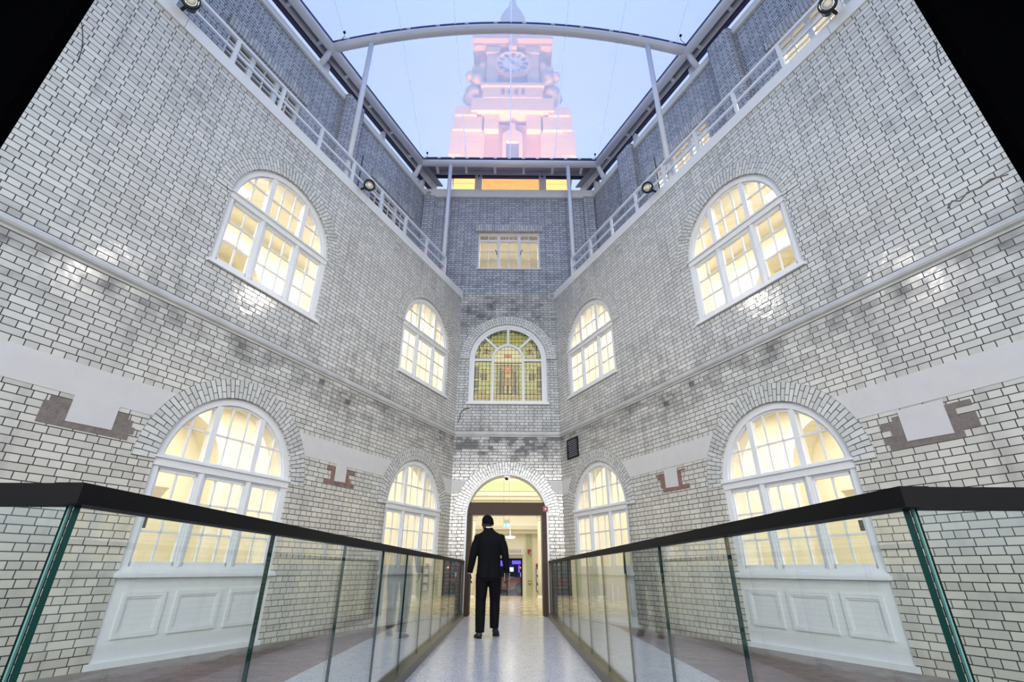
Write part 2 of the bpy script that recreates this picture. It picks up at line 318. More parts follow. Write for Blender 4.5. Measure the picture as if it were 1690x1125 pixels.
# ------------------------------------------------------------------ mesh builder
class MB:
    def __init__(s, T=TI): s.T = T; s.v = []; s.f = []; s.uv = []; s.mi = []; s.sm = []; s.cur = 0; s.smooth = False; s.col = []
    def add(s, vs, fs, uvs=None, mi=None):
        b = len(s.v); s.v += [tuple(v) for v in vs]
        for k, f in enumerate(fs):
            s.f.append([b+i for i in f]); s.mi.append(s.cur if mi is None else mi); s.sm.append(s.smooth)
            s.uv.append(uvs[k] if uvs else None)
        return s
    def box(s, a0, a1, b0, b1, c0, c1, mi=None):
        a0, a1 = min(a0, a1), max(a0, a1); b0, b1 = min(b0, b1), max(b0, b1); c0, c1 = min(c0, c1), max(c0, c1)
        vs = [(x, y, z) for x in (a0, a1) for y in (b0, b1) for z in (c0, c1)]
        return s.add(vs, [(0, 1, 3, 2), (4, 6, 7, 5), (0, 4, 5, 1), (2, 3, 7, 6), (0, 2, 6, 4), (1, 5, 7, 3)], mi=mi)
    def poly(s, outline, n0, n1, holes=(), skip_back=False):
        loops = [list(outline)]+[list(h) for h in holes]
        tri = tessellate_polygon([[Vector((p[0], p[1], 0)) for p in l] for l in loops])
        flat = [p for l in loops for p in l]; N = len(flat)
        vs = [(p[0], n0, p[1]) for p in flat]+[(p[0], n1, p[1]) for p in flat]
        fs = [tuple(t) for t in tri]+[tuple(i+N for i in reversed(t)) for t in tri]
        k = 0
        for l in loops:
            L = len(l)
            for i in range(L): j = (i+1) % L; fs.append((k+i, k+j, k+j+N, k+i+N))
            k += L
        return s.add(vs, fs)
    def tube(s, pts, r, seg=10, cap=True):
        pts = [Vector(p) for p in pts]; rings = []; up = None
        rs = r if isinstance(r, (list, tuple)) else [r]*len(pts)
        vs = []
        for i, p in enumerate(pts):
            d = (pts[min(i+1, len(pts)-1)]-pts[max(i-1, 0)]).normalized()
            if up is None: up = Vector((0, 0, 1)) if abs(d.z) < .9 else Vector((1, 0, 0))
            x = d.cross(up).normalized(); y = x.cross(d).normalized(); up = y
            for k in range(seg):
                a = 2*PI*k/seg; vs.append(p+x*math.cos(a)*rs[i]+y*math.sin(a)*rs[i])
        fs = []
        for i in range(len(pts)-1):
            for k in range(seg):
                a = i*seg+k; b = i*seg+(k+1) % seg; fs.append((a, b, b+seg, a+seg))
        if cap: fs.append(tuple(range(seg))); fs.append(tuple(range((len(pts)-1)*seg, len(pts)*seg)))
        o = s.smooth; s.smooth = True; s.add(vs, fs); s.smooth = o; return s
    def loft(s, rings, cap=True):
        """rings: list of lists of points (same count)"""
        n = len(rings[0]); vs = [p for r in rings for p in r]; fs = []
        for i in range(len(rings)-1):
            for k in range(n): a = i*n+k; b = i*n+(k+1) % n; fs.append((a, b, b+n, a+n))
        if cap: fs.append(tuple(range(n))); fs.append(tuple(range((len(rings)-1)*n, len(rings)*n)))
        o = s.smooth; s.smooth = True; s.add(vs, fs); s.smooth = o; return s
    def ell(s, c, r, rot=None, seg=16, rg=10):
        c = Vector(c); rings = []
        for i in range(1, rg):
            t = PI*i/rg
            ring = []
            for k in range(seg):
                a = 2*PI*k/seg; p = Vector((r[0]*math.sin(t)*math.cos(a), r[1]*math.sin(t)*math.sin(a), r[2]*math.cos(t)))
                if rot: p = rot @ p
                ring.append(c+p)
            rings.append(ring)
        return s.loft(rings)
    def lathe(s, prof, c=(0, 0, 0), seg=20):
        c = Vector(c); return s.loft([[c+Vector((r*math.cos(2*PI*k/seg), r*math.sin(2*PI*k/seg), z)) for k in range(seg)] for r, z in prof])
    def build(s, name, mat, parent=None, recalc=True, label=None):
        me = bpy.data.meshes.new(name)
        me.from_pydata([s.T(v) for v in s.v], [], s.f)
        mats = mat if isinstance(mat, (list, tuple)) else [mat]
        for m in mats: me.materials.append(m)
        ul = me.uv_layers.new(name='UVMap')
        for pi, p in enumerate(me.polygons):
            p.material_index = s.mi[pi]; p.use_smooth = s.sm[pi]
            L = [Vector(s.v[i]) for i in s.f[pi]]
            if s.uv[pi]: cs = s.uv[pi]
            else:
                nrm = Vector((0, 0, 0))
                for i in range(len(L)): nrm += (L[i]-L[0]).cross(L[(i+1) % len(L)]-L[0])
                ax = max(range(3), key=lambda k: abs(nrm[k]))
                cs = [((p_[1], p_[2]) if ax == 0 else (p_[0], p_[2]) if ax == 1 else (p_[0], p_[1])) for p_ in L]
            for k, li in enumerate(p.loop_indices): ul.data[li].uv = cs[k]
        if s.col:
            ca = me.color_attributes.new('Col', 'FLOAT_COLOR', 'CORNER')
            for pi, p in enumerate(me.polygons):
                for li in p.loop_indices: ca.data[li].color = (*s.col[pi], 1)
        if recalc:
            bm = bmesh.new(); bm.from_mesh(me); bmesh.ops.recalc_face_normals(bm, faces=bm.faces); bm.to_mesh(me); bm.free()
        o = bpy.data.objects.new(name, me); COL.objects.link(o)
        if parent: o.parent = parent; o.matrix_parent_inverse = parent.matrix_basis.inverted()
        if label: o['label'] = label
        return o
def tag(o, label=None, cat=None, group=None, kind=None):
    if label: o['label'] = label
    if cat: o['category'] = cat
    if group: o['group'] = group
    if kind: o['kind'] = kind
    return o
def empty(name, loc, label=None, cat=None, group=None, kind=None):
    o = bpy.data.objects.new(name, None); COL.objects.link(o); o.location = loc; o.empty_display_size = .1
    return tag(o, label, cat, group, kind)
def struct(name, mb, mat, parent=None):
    o = mb.build(name, mat, parent)
    if not parent: o['kind'] = 'structure'
    return o
def copy_tree(o, parent=None):
    c = o.copy(); COL.objects.link(c)
    if parent: c.parent = parent
    for ch in list(o.children): copy_tree(ch, c)
    return c

# ------------------------------------------------------------------ arched openings
def arch_outline(c, z0, zt, R, n=28, sq=1.0):
    pts = [(c-R, z0), (c+R, z0)]
    for i in range(n+1):
        a = PI*i/n; pts.append((c+R*math.cos(a), zt+R*sq*math.sin(a)))
    return pts
R_W = 1.03
LOW = [(5.97, .05, 2.13), (1.47, .05, 2.11)]
HIGH = [(6.10, 4.93, 6.17), (1.56, 4.93, 6.15)]
S1 = 9.4
def arch_ring(mb, c, zt, R0, R1, n0, n1, drop=0.0, n=40):
    """brick voussoir ring; uv.x runs along the arc, uv.y along the radius"""
    Rm = R0
    prof = []
    if drop: prof.append((c+1, zt-drop, 0, 'R'))
    pts = []
    for i in range(n+1):
        a = PI*i/n; pts.append((a, math.cos(a), math.sin(a)))
    for i in range(n):
        a0, c0, s0 = pts[i]; a1, c1, s1 = pts[i+1]
        P = lambda r, cc, ss, nn: (c+r*cc, nn, zt+r*ss)
        u0, u1 = a0*Rm, a1*Rm
        mb.add([P(R0, c0, s0, n0), P(R1, c0, s0, n0), P(R1, c1, s1, n0), P(R0, c1, s1, n0)], [(0, 1, 2, 3)], [[(u0, 0), (u0, R1-R0), (u1, R1-R0), (u1, 0)]])
        mb.add([P(R1, c0, s0, n0), P(R1, c0, s0, n1), P(R1, c1, s1, n1), P(R1, c1, s1, n0)], [(0, 1, 2, 3)], [[(u0, 0), (u0, .1), (u1, .1), (u1, 0)]])
        mb.add([P(R0, c0, s0, n0), P(R0, c1, s1, n0), P(R0, c1, s1, n1), P(R0, c0, s0, n1)], [(0, 1, 2, 3)], [[(u0, 0), (u1, 0), (u1, .12), (u0, .12)]])

# ---- side walls of the court
for T, nm in ((TL, 'left'), (TR, 'right')):
    mb = MB(T)
    holes = [arch_outline(c, z0, zt, R_W) for c, z0, zt in LOW+HIGH]
    mb.poly([(0, 0), (S1, 0), (S1, 8.14), (0, 8.14)], 0, .42, holes)
    struct('wall_'+nm, mb, M['brick'])

# ---- far wall
mb = MB(TF)
door = [(1.0, 0)]+[(1.0*math.cos(PI*i/28), 2.12+1.0*math.sin(PI*i/28)) for i in range(29)]+[(-1.0, 0)]
ol = [(WX, 0), (WX, 8.37), (-WX, 8.37), (-WX, 0)]+list(reversed(door))
# outline with the doorway notched out of its base
ol = [(-WX, 0)]+[(-1.0, 0)]+[(-1.0*math.cos(PI*i/28), 2.12+1.0*math.sin(PI*i/28)) for i in range(29)]+[(1.0, 0), (WX, 0), (WX, 8.37), (-WX, 8.37)]
SG = (0.0, 4.93, 6.22, 1.07)
mb.poly(ol, 0, .42, [arch_outline(SG[0], SG[1], SG[2], SG[3])])
struct('wall_far', mb, M['brick_far'])
mb = MB(TF)
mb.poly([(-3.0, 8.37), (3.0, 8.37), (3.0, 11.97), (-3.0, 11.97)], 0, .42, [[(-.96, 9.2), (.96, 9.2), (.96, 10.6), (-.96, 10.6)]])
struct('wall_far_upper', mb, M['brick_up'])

# ---- gallery walls set back above the copings
OFF = 1.26
GW = {TL: [(1.25, 3.0), (5.55, 7.4)], TR: [(1.25, 3.25) if 0 else (3.35, 5.25), (7.1, 9.1)]}
GB = {TL: [(.2, .62), (3.85, 4.5)], TR: [(.2, .55), (2.15, 2.82), (5.8, 6.44)]}
GZ0, GZ1 = 9.35, 10.62
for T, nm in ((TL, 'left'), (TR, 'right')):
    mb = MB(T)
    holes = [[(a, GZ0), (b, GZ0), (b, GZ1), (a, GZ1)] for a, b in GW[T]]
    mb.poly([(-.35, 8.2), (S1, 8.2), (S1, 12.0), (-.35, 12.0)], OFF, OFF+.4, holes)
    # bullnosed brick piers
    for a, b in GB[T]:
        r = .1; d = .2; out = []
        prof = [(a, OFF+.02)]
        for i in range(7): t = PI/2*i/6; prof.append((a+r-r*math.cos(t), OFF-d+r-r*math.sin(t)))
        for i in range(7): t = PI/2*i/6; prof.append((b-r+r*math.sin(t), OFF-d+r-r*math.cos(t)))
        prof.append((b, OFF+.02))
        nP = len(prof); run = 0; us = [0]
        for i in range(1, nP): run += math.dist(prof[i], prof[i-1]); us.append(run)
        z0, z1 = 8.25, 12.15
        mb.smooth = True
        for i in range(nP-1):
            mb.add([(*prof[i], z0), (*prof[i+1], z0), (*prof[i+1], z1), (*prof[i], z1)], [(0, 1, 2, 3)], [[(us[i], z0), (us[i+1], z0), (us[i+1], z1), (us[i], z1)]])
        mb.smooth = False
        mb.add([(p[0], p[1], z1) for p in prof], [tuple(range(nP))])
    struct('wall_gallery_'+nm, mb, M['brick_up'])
mb = MB(TF)
for a, b in ((-2.75, -2.42), (2.42, 2.75)): mb.box(a, b, -.12, .02, 8.3, 11.97)
struct('trim_1', mb, M['brick_up'])

TN = [1]
def trim(mb, mat):
    TN[0] += 1; return struct('trim_%d' % TN[0], mb, mat)
# soldier-course lintels
for T in (TL, TR):
    for a, b in GW[T]: trim(MB(T).box(a-.1, b+.1, OFF-.07, OFF+.1, GZ1-.02, GZ1+.26), M['soldier'])
trim(MB(TF).box(-1.05, 1.05, -.07, .1, 10.58, 10.85), M['soldier'])

# brick voussoirs over the arches
for T in (TL, TR):
    for c, z0, zt in LOW+HIGH:
        mb = MB(T); arch_ring(mb, c, zt, R_W, R_W+.27, -.012, .1); trim(mb, M['arch'])
mb = MB(TF); arch_ring(mb, 0, 2.12, 1.0, 1.28, -.012, .1); trim(mb, M['arch'])
mb = MB(TF); arch_ring(mb, 0, SG[2], SG[3], SG[3]+.25, -.012, .1); trim(mb, M['arch'])

# string course at first-floor level
def profile(mb, prof, s0, s1):
    """closed (n,z) profile pushed along s"""
    k = len(prof)
    vs = [(s0, a, b) for a, b in prof]+[(s1, a, b) for a, b in prof]
    mb.add(vs, [(i, (i+1) % k, (i+1) % k+k, i+k) for i in range(k)]+[tuple(range(k)), tuple(range(k, 2*k))]); return mb
SC = [(.05, 4.03), (-.015, 4.03), (-.02, 4.055), (-.045, 4.075), (-.055, 4.10), (-.05, 4.125), (-.03, 4.14), (-.02, 4.165), (.05, 4.18)]
trim(profile(MB(TL), SC, 0, S1), M['glazed_trim']); trim(profile(MB(TR), SC, 0, S1), M['glazed_trim']); trim(profile(MB(TF), SC, -WX, WX), M['glazed_trim'])

# flush stone band between the lower arches
def halfw(z, zt, R): return math.sqrt(max(R*R-(z-zt)**2, 0))
for T in (TL, TR):
    for a, b in ((0, (LOW[1][0], 'l')), ((LOW[1][0], 'r'), (LOW[0][0], 'l')), ((LOW[0][0], 'r'), S1)):
        def edge(q, z):
            if not isinstance(q, tuple): return q
            return q[0]+(1 if q[1] == 'r' else -1)*halfw(z, 2.12, R_W+.12)
        z0, z1 = 2.61, 2.95
        pts = [(edge(a, z0), z0), (edge(b, z0), z0), (edge(b, (z0+z1)/2), (z0+z1)/2), (edge(b, z1), z1), (edge(a, z1), z1), (edge(a, (z0+z1)/2), (z0+z1)/2)]
        trim(MB(T).poly(pts, -.006, .05), M['stone'])
for sg in (-1, 1):
    z0, z1 = 2.66, 2.93
    e0, e1 = halfw(z0, 2.12, 1.12), halfw(z1, 2.12, 1.12)
    trim(MB(TF).poly([(sg*e0, z0), (sg*WX, z0), (sg*WX, z1), (sg*e1, z1)], -.006, .05), M['stone'])

# patches where steel was cut out of the walls: plaster pad in a ragged bed
def ragged(a, b, z0, z1, seed, step=.075):
    rr = random.Random(seed); pts = []
    z = z0
    # right side up, step by brick courses
    while z < z1-.01: o = rr.choice((0, .06, -.05, .1)); pts += [(b+o, z), (b+o, min(z+step, z1))]; z += step
    pts2 = []; z = z0
    while z < z1-.01: o = rr.choice((0, .06, -.05, .1)); pts2 += [(a-o, z), (a-o, min(z+step, z1))]; z += step
    return pts+list(reversed(pts2))
PATCH = {TL: [(7.42, 8.12, 2.27, 2.55, 'rough'), (3.6, 4.15, 2.26, 2.55, 'rough_red')], TR: [(7.5, 8.2, 2.17, 2.53, 'rough'), (3.55, 4.15, 2.2, 2.53, 'rough_red')]}
for T in (TL, TR):
    for i, (a, b, z0, z1, mt) in enumerate(PATCH[T]):
        trim(MB(T).poly(ragged(a, b, z0, z1, 11+i+(5 if T is TR else 0)), -.008, .04), M[mt])
        m = .13 if i == 0 else .14
        trim(MB(T).poly([(a+m, z0+.07), (b-m, z0+.06), (b-m, z1+.06), (a+m, z1+.06)], -.014, .03), M['stone'])

# hairline joint of a third arch running out behind the black lining, and a crack in the glaze
for T, c, zc in ((TL, 10.55, 6.3), (TR, 10.62, 6.3)):
    pts = []
    for i in range(11):
        a = PI-math.radians(2+3.2*i); pts.append((c+1.3*math.cos(a), -.001, zc+1.3*math.sin(a)))
    trim(MB(T).tube([p for p in pts if p[0] < 9.4], .005, 5), M['black_metal'])
trim(MB(TR).tube([(8.80, -.001, 4.60), (8.86, -.001, 4.66), (8.92, -.001, 4.61), (9.0, -.001, 4.66), (9.12, -.001, 4.64), (9.2, -.001, 4.67), (9.34, -.001, 4.62)], .009, 5), M['rough'])
# copings and the gallery slabs
for T in (TL, TR):
    mb = MB(T)
    cuts = [.0, 1.55, 4.4, 8.5, S1]
    for a, b in zip(cuts, cuts[1:]): mb.box(a+.003, b-.003, -.03, .30, 8.13, 8.36)
    trim(mb, M['white'])
    trim(MB(T).box(0, S1, .30, OFF, 8.16, 8.30), M['white'])
    trim(MB(T).box(-.2, S1, OFF-.06, OFF+.42, 11.98, 12.17), M['white'])
trim(MB(TF).box(-2.85, 2.85, -.08, .42, 11.96, 12.27), M['white'])

# ------------------------------------------------------------------ windows
WN = [0]
def bars_in_arch(mb, s, w, z0, zt, R, c, n0, n1):
    zz = zt+math.sqrt(max(R*R-(s-c)**2, 0)); mb.box(s-w/2, s+w/2, n0, n1, z0, zz)
def arched_window(T, c, z0, zt, panel=False, low=False):
    WN[0] += 1
    root = empty('window_%d' % WN[0], T((c, .06, z0)), kind='structure')
    sill = .90 if low else z0
    N0, N1 = .035, .14
    Ro, Ri = R_W-.002, R_W-.10
    mb = MB(T); out = arch_outline(c, sill, zt, Ro, 32); inn = arch_outline(c, sill+.07, zt, Ri, 32)
    mb.poly(out, N0, N1, [inn])
    # inner moulding
    mb.poly(arch_outline(c, sill+.07, zt, Ri+.012, 32), N0+.03, N1-.02, [arch_outline(c, sill+.10, zt, Ri-.03, 32)])
    mb.build('frame', M['white'], root)
    tz = zt+.0
    mb = MB(T); mb.box(c-Ro, c+Ro, N0-.02, N1, tz-.06, tz+.03).box(c-Ro, c+Ro, N0-.05, N1, tz+.03, tz+.06).box(c-Ri, c+Ri, N0+.02, N1, tz-.09, tz-.06); mb.build('transom', M['white'], root)
    for sg in (-1, 1):
        mb = MB(T); x = c+sg*.36
        bars_in_arch(mb, x, .085, tz, zt, Ri, c, N0+.005, N1); mb.box(x-.0425, x+.0425, N0+.005, N1, sill+.07, tz-.06)
        mb.box(x-.012, x+.012, N0-.01, N1, sill+.07, tz-.06)
        mb.build('mullion', M['white'], root)
    mb = MB(T); n0, n1 = .07, .10
    xs = [c-.66, c-.125, c+.125, c+.66]
    for x in xs:
        bars_in_arch(mb, x, .024, tz+.05, zt, Ri, c, n0, n1); mb.box(x-.012, x+.012, n0, n1, sill+.07, tz-.08)
    rows = [(tz-.08)*(1-t)+(sill+.08)*t for t in (1/3, 2/3)]
    for z in rows: mb.box(c-Ri, c+Ri, n0, n1, z-.012, z+.012)
    zu = tz+.47; hw = halfw(zu, zt, Ri); mb.box(c-hw, c+hw, n0, n1, zu-.012, zu+.012)
    # sash rails round each light
    for a, b in ((c-Ri, c-.40), (c-.32, c+.32), (c+.40, c+Ri)):
        mb.box(a, b, n0-.015, n1, sill+.07, sill+.12); mb.box(a, b, n0-.015, n1, tz-.12, tz-.08); mb.box(a, b, n0-.015, n1, tz+.05, tz+.09)
        for q in (a, b-.035): mb.box(q, q+.035, n0-.015, n1, sill+.07, tz-.08)
    mb.build('glazing_bars', M['white'], root)
    MB(T).poly(arch_outline(c, sill+.0, zt, R_W-.001, 32), N1, .425, [arch_outline(c, sill+.02, zt, R_W-.025, 32)]).build('reveal_lining', M['cream2'], root)
    g = arch_outline(c, sill+.07, zt, Ri-.005, 24)
    MB(T).poly(g, .082, .088).build('pane', M['glass'], root)
    mb = MB(T); mb.box(c-R_W-.03, c+R_W+.03, -.05, .13, sill-.045, sill+.0).box(c-R_W-.01, c+R_W+.01, -.03, .13, sill, sill+.025); mb.build('sill', M['white'], root)
    if low:
        p = MB(T); p.box(c-R_W, c+R_W, .02, .14, z0, sill-.045)
        p.box(c-R_W-.02, c+R_W+.04, -.02, .14, 0.01, z0+.02)
        p.build('apron', M['white'], root)
        for a, b in ((c-.93, c-.42), (c-.30, c+.30), (c+.42, c+.90)):
            q = MB(T); zb, zc = .27, .71
            q.poly([(a, zb), (b, zb), (b, zc), (a, zc)], .0, .022, [[(a+.045, zb+.045), (b-.045, zb+.045), (b-.045, zc-.045), (a+.045, zc-.045)]])
            q.poly([(a+.03, zb+.03), (b-.03, zb+.03), (b-.03, zc-.03), (a+.03, zc-.03)], .009, .022, [[(a+.065, zb+.065), (b-.065, zb+.065), (b-.065, zc-.065), (a+.065, zc-.065)]])
            q.build('panel_moulding', M['white'], root)
    return root
for T in (TL, TR):
    for c, z0, zt in LOW: arched_window(T, c, z0, zt, low=True)
    for c, z0, zt in HIGH: arched_window(T, c, z0, zt)

def square_window(T, a, b, z0, z1, N, lights=3, cols=2, rows=(.25, .5, .75), top=.16):
    WN[0] += 1
    root = empty('window_%d' % WN[0], T(((a+b)/2, N+.1, z0)), kind='structure')
    n0, n1 = N+.06, N+.16
    f = MB(T).poly([(a, z0), (b, z0), (b, z1), (a, z1)], n0, n1, [[(a+.06, z0+.06), (b-.06, z0+.06), (b-.06, z1-.06), (a+.06, z1-.06)]])
    f.box(a-.03, b+.03, N-.04, n0, z0-.03, z0+.01); f.build('frame', M['white'], root)
    wd = (b-a)/lights
    for i in range(1, lights): MB(T).box(a+i*wd-.05, a+i*wd+.05, n0+.004, n1, z0+.05, z1-.05).build('mullion', M['white'], root)
    g = MB(T)
    for i in range(lights):
        l0 = a+i*wd+.045; l1 = a+(i+1)*wd-.045
        for k in range(1, cols): x = l0+(l1-l0)*k/cols; g.box(x-.012, x+.012, n0+.03, n1-.03, z0+.05, z1-.05)
        for r in rows: z = z0+(z1-z0)*r; g.box(l0, l1, n0+.03, n1-.03, z-.011, z+.011)
        z = z1-top*(z1-z0)*1.4; g.box(l0, l1, n0+.01, n1-.03, z-.025, z+.025)
    g.build('glazing_bars', M['white'], root)
    MB(T).box(a+.05, b-.05, n0+.045, n0+.05, z0+.05, z1-.05).build('pane', M['glass'], root)
    return root
far_win = square_window(TF, -.96, .96, 9.2, 10.6, 0)
for sg in (-1, 1):
    MB(TF).tube([(sg*.38, .045, 9.75), (sg*.36, .02, 9.82), (sg*.42, .01, 9.9)], .012, 6).build('window_stay', M['black_metal'], far_win)
for T in (TL, TR):
    for a, b in GW[T]: square_window(T, a, b, GZ0, GZ1, OFF, rows=(.62,), top=.13)

# ---- stained glass window over the door
WN[0] += 1
sgw = empty('window_%d' % WN[0], TF((0, .1, 4.93)), kind='structure')
c, z0, zt, R = SG
Ro, Ri = R-.002, R-.15
mb = MB(TF).poly(arch_outline(c, z0, zt, Ro, 32), .03, .14, [arch_outline(c, z0+.06, zt, Ri, 32)])
mb.poly(arch_outline(c, z0+.05, zt, Ro-.04, 32), .01, .06, [arch_outline(c, z0+.08, zt, Ro-.085, 32)])
mb.box(-R-.03, R+.03, -.05, .1, z0-.03, z0+.03); mb.build('frame', M['white'], sgw)
Rc = .45; ztc = 6.24
mb = MB(TF).poly(arch_outline(0, z0+.05, ztc, Rc, 24), .04, .13, [arch_outline(0, z0+.07, ztc, Rc-.065, 24)]); mb.build('inner_arch', M['white'], sgw)
for a0, a1 in ((-Ri, -Rc+.02), (Rc-.02, Ri)): MB(TF).box(a0, a1, .045, .13, 6.17, 6.24).build('transom', M['white'], sgw)
for deg in (45, 90, 135):
    a = math.radians(deg); d = Vector((math.cos(a), math.sin(a))); pz = Vector((-d.y, d.x))*.032
    q = [(Vector((0, ztc))+d*r+pz*sg) for r, sg in ((Rc-.02, 1), (Rc-.02, -1), (Ri+.01, -1), (Ri+.01, 1))]
    MB(TF).poly([(p.x, p.y) for p in q], .045, .13).build('mullion', M['white'], sgw)
# coloured quarries: every piece of glass its own quad, lead between them
def sg_color(x, z):
    rr = random.Random(int(x*1000)*7919+int(z*1000))
    G = [(.52, .62, .22), (.62, .68, .30), (.45, .58, .26), (.70, .70, .38), (.36, .50, .22)]
    base = rr.choice(G); dark = (.02, .025, .02); ax = abs(x)
    inner = ax < Rc-.06 and (z < ztc or math.hypot(x, z-ztc) < Rc-.06)
    if inner:
        if z > 6.1: return (.95, .95, .85) if not (abs(x) < .09 and abs(z-6.33) < .06) else (.6, .08, .05)
        if z < 5.22: return rr.choice([(.6, .5, .25), (.5, .36, .14), (.66, .6, .35)])
        d = math.hypot(x, z-5.93)
        if d < .05: return (.75, .6, .45)
        if d < .11: return (.75, .10, .03)
        if 5.60 < z < 5.86 and ax < .12: return (.75, .6, .05) if z > 5.70 and ax < .07 else (.28, .16, .07)
        if 5.45 < z <= 5.60 and ax < .13: return (.40, .26, .08)
        if 5.26 < z <= 5.45 and .03 < ax < .1: return (.62, .58, .36)
        if ax < .22 and z < 5.88: return rr.choice([dark, (.03, .03, .07), (.10, .04, .03)])
        if ax < .30: return rr.choice([(.22, .24, .12), (.35, .40, .2), (.12, .12, .06)])
        return rr.choice([(.5, .58, .32), (.38, .46, .24)])
    if z < 6.2:
        if ax > .80 and (abs(z-5.9) < .13 or abs(z-5.72) < .06 or abs(z-5.5) < .13 or abs(z-5.3) < .06): return dark
        if 5.62 < z < 5.82 and abs(ax-.66) < .095-.3*max(0, 5.7-z): return (.08, .05, .05)
        if 5.82 <= z < 5.95 and abs(ax-.66) < .07: return (.45, .32, .08)
        if z < 5.2: return rr.choice([(.6, .5, .22), (.5, .45, .2)])
        if z < 5.32 and abs(ax-.66) < .1: return (.5, .38, .08)
        return base
    d = math.hypot(x, z-ztc); a = math.degrees(math.atan2(z-ztc, ax))
    if d > .82 and rr.random() < .7: return dark
    if abs(a-20) < 7 and .56 < d < .72: return (.16, .06, .05)
    if abs(a-67) < 8 and .56 < d < .72: return (.72, .6, .06)
    return base
mb = MB(TF); st = .0335
nx = int(2*Ri/st)+1
for i in range(-nx//2-1, nx//2+2):
    for j in range(0, int((zt+Ri-z0)/st)+1):
        x0 = i*st; zz = z0+.05+j*st; xm, zm = x0+st/2, zz+st/2
        if abs(xm) > Ri+.02 or (zm > zt and math.hypot(xm, zm-zt) > Ri+.02): continue
        cc = sg_color(xm, zm); g = .0022
        mb.add([(x0+g, .085, zz+g), (x0+st-g, .085, zz+g), (x0+st-g, .085, zz+st-g), (x0+g, .085, zz+st-g)], [(0, 1, 2, 3)]); mb.col.append(cc)
mb.build('stained_pane', M['stained'], sgw, recalc=False)
# lead cames
mb = MB(TF)
for i in range(-10, 11):
    x = i*.1005
    zz = zt+math.sqrt(max((Ri+.01)**2-x*x, 0)) if abs(x) < Ri else 0
    if zz: mb.box(x-.0035, x+.0035, .075, .083, z0+.05, zz)
for k in range(20):
    z = z0+.05+k*.118
    hw = Ri if z < zt else halfw(z, zt, Ri)
    if hw > .05: mb.box(-hw, hw, .075, .083, z-.0035, z+.0035)
for z in (6.12,): mb.box(-Rc+.06, Rc-.06, .07, .083, z-.01, z+.01)
mb.build('lead_came', M['black_metal'], sgw)

# ------------------------------------------------------------------ rooms behind the windows
def room(T, s0, s1, n0, n1, z0, z1, nm, wmat, arches=(), cornice=None):
    t = .06
    struct('wall_room_back_'+nm, MB(T).poly([(s0, z0), (s1, z0), (s1, z1), (s0, z1)], n1, n1+.5, [arch_outline(c, z0+.03, zt, r-.25, 24) for c, zt, r in arches]).box(s0, s1, n1+.5, n1+.56, z0, z1), wmat)
    mb = MB(T); mb.box(s0-t, s0, n0, n1, z0, z1).box(s1, s1+t, n0, n1, z0, z1); struct('wall_room_ends_'+nm, mb, wmat)
    struct('ceiling_room_'+nm, MB(T).box(s0, s1, n0, n1, z1, z1+t), M['cream2'])
    struct('floor_room_'+nm, MB(T).box(s0, s1, n0, n1, z0-t, z0), M['room_floor'])
    for c, zt, r in arches:
        # blind arch: raised band and a darker field
        mb = MB(T).poly(arch_outline(c, z0+.02, zt, r, 24), n1-.06, n1, [arch_outline(c, z0+.03, zt, r-.25, 24)])
        trim(mb, M['cream2'])
    if cornice:
        zc, sa, sb = cornice
        pr = [(n1, zc), (n1-.08, zc), (n1-.10, zc+.05), (n1-.16, zc+.08), (n1-.18, zc+.13), (n1-.26, zc+.17), (n1-.27, zc+.22), (n1, zc+.22)]
        trim(profile(MB(T), pr, sa, sb), M['cream2'])
for T, nm in ((TL, 'left'), (TR, 'right')):
    room(T, .35, 9.6, .42, 3.0, .02, 3.98, 'lower_'+nm, M['cream'], arches=[(5.0, 2.75, 1.15), (1.9, 2.5, 1.0)], cornice=(2.05, 5.0, 7.2))
    room(T, .35, 9.6, .42, 3.0, 4.15, 8.08, 'upper_'+nm, M['cream'], arches=[(5.1, 6.5, 1.2), (1.2, 6.2, .9)])
    room(T, .35, 9.6, OFF+.42, OFF+2.6, 8.7, 11.6, 'attic_'+nm, M['cream'])
# stair lobby behind the stained glass and the attic room over it
def box_room(x0, x1, y0, y1, z0, z1, nm, mat):
    t = .06
    struct('wall_%s_back' % nm, MB().box(x0, x1, y1, y1+t, z0, z1), mat)
    struct('wall_%s_sides' % nm, MB().box(x0-t, x0, y0, y1, z0, z1).box(x1, x1+t, y0, y1, z0, z1), mat)
    struct('floor_'+nm, MB().box(x0, x1, y0, y1, z0-t, z0), M['room_floor'])
    struct('ceiling_'+nm, MB().box(x0, x1, y0, y1, z1, z1+t), M['cream2'])
box_room(-1.3, 1.3, 12.63, 14.1, 4.5, 8.1, 'stair', M['cream'])
box_room(-1.6, 1.6, 12.63, 14.6, 8.8, 11.2, 'loft', M['cream'])

# ------------------------------------------------------------------ entrance hall beyond the door
HY0, HY1 = 12.62, 21.7
struct('wall_passage', MB().box(-1.36, -1.3, HY0, 13.5, 0, 4.2).box(1.3, 1.36, HY0, 13.5, 0, 4.2), M['cream'])
struct('wall_hall_front', MB().box(-5.2, -1.36, 13.44, 13.5, 0, 4.4).box(1.36, 5.2, 13.44, 13.5, 0, 4.4).box(-1.36, 1.36, HY0, 13.5, 4.2, 4.3), M['cream'])
struct('wall_hall_left', MB().box(-5.2, -5.1, 13.5, HY1, 0, 4.5), M['cream']); struct('wall_hall_right', MB().box(5.1, 5.2, 13.5, HY1, 0, 4.5), M['cream'])
struct('floor_hall', MB().box(-5.2, 5.2, HY0-.42, HY1, -.06, .002), M['hall_floor'])
struct('ceiling_hall', MB().box(-5.2, 5.2, 13.4, HY1, 4.35, 4.45), M['cream2'])
trim(MB().box(-3.2, 3.2, 15.5, 19.6, 4.30, 4.36), M['green_ceiling'])
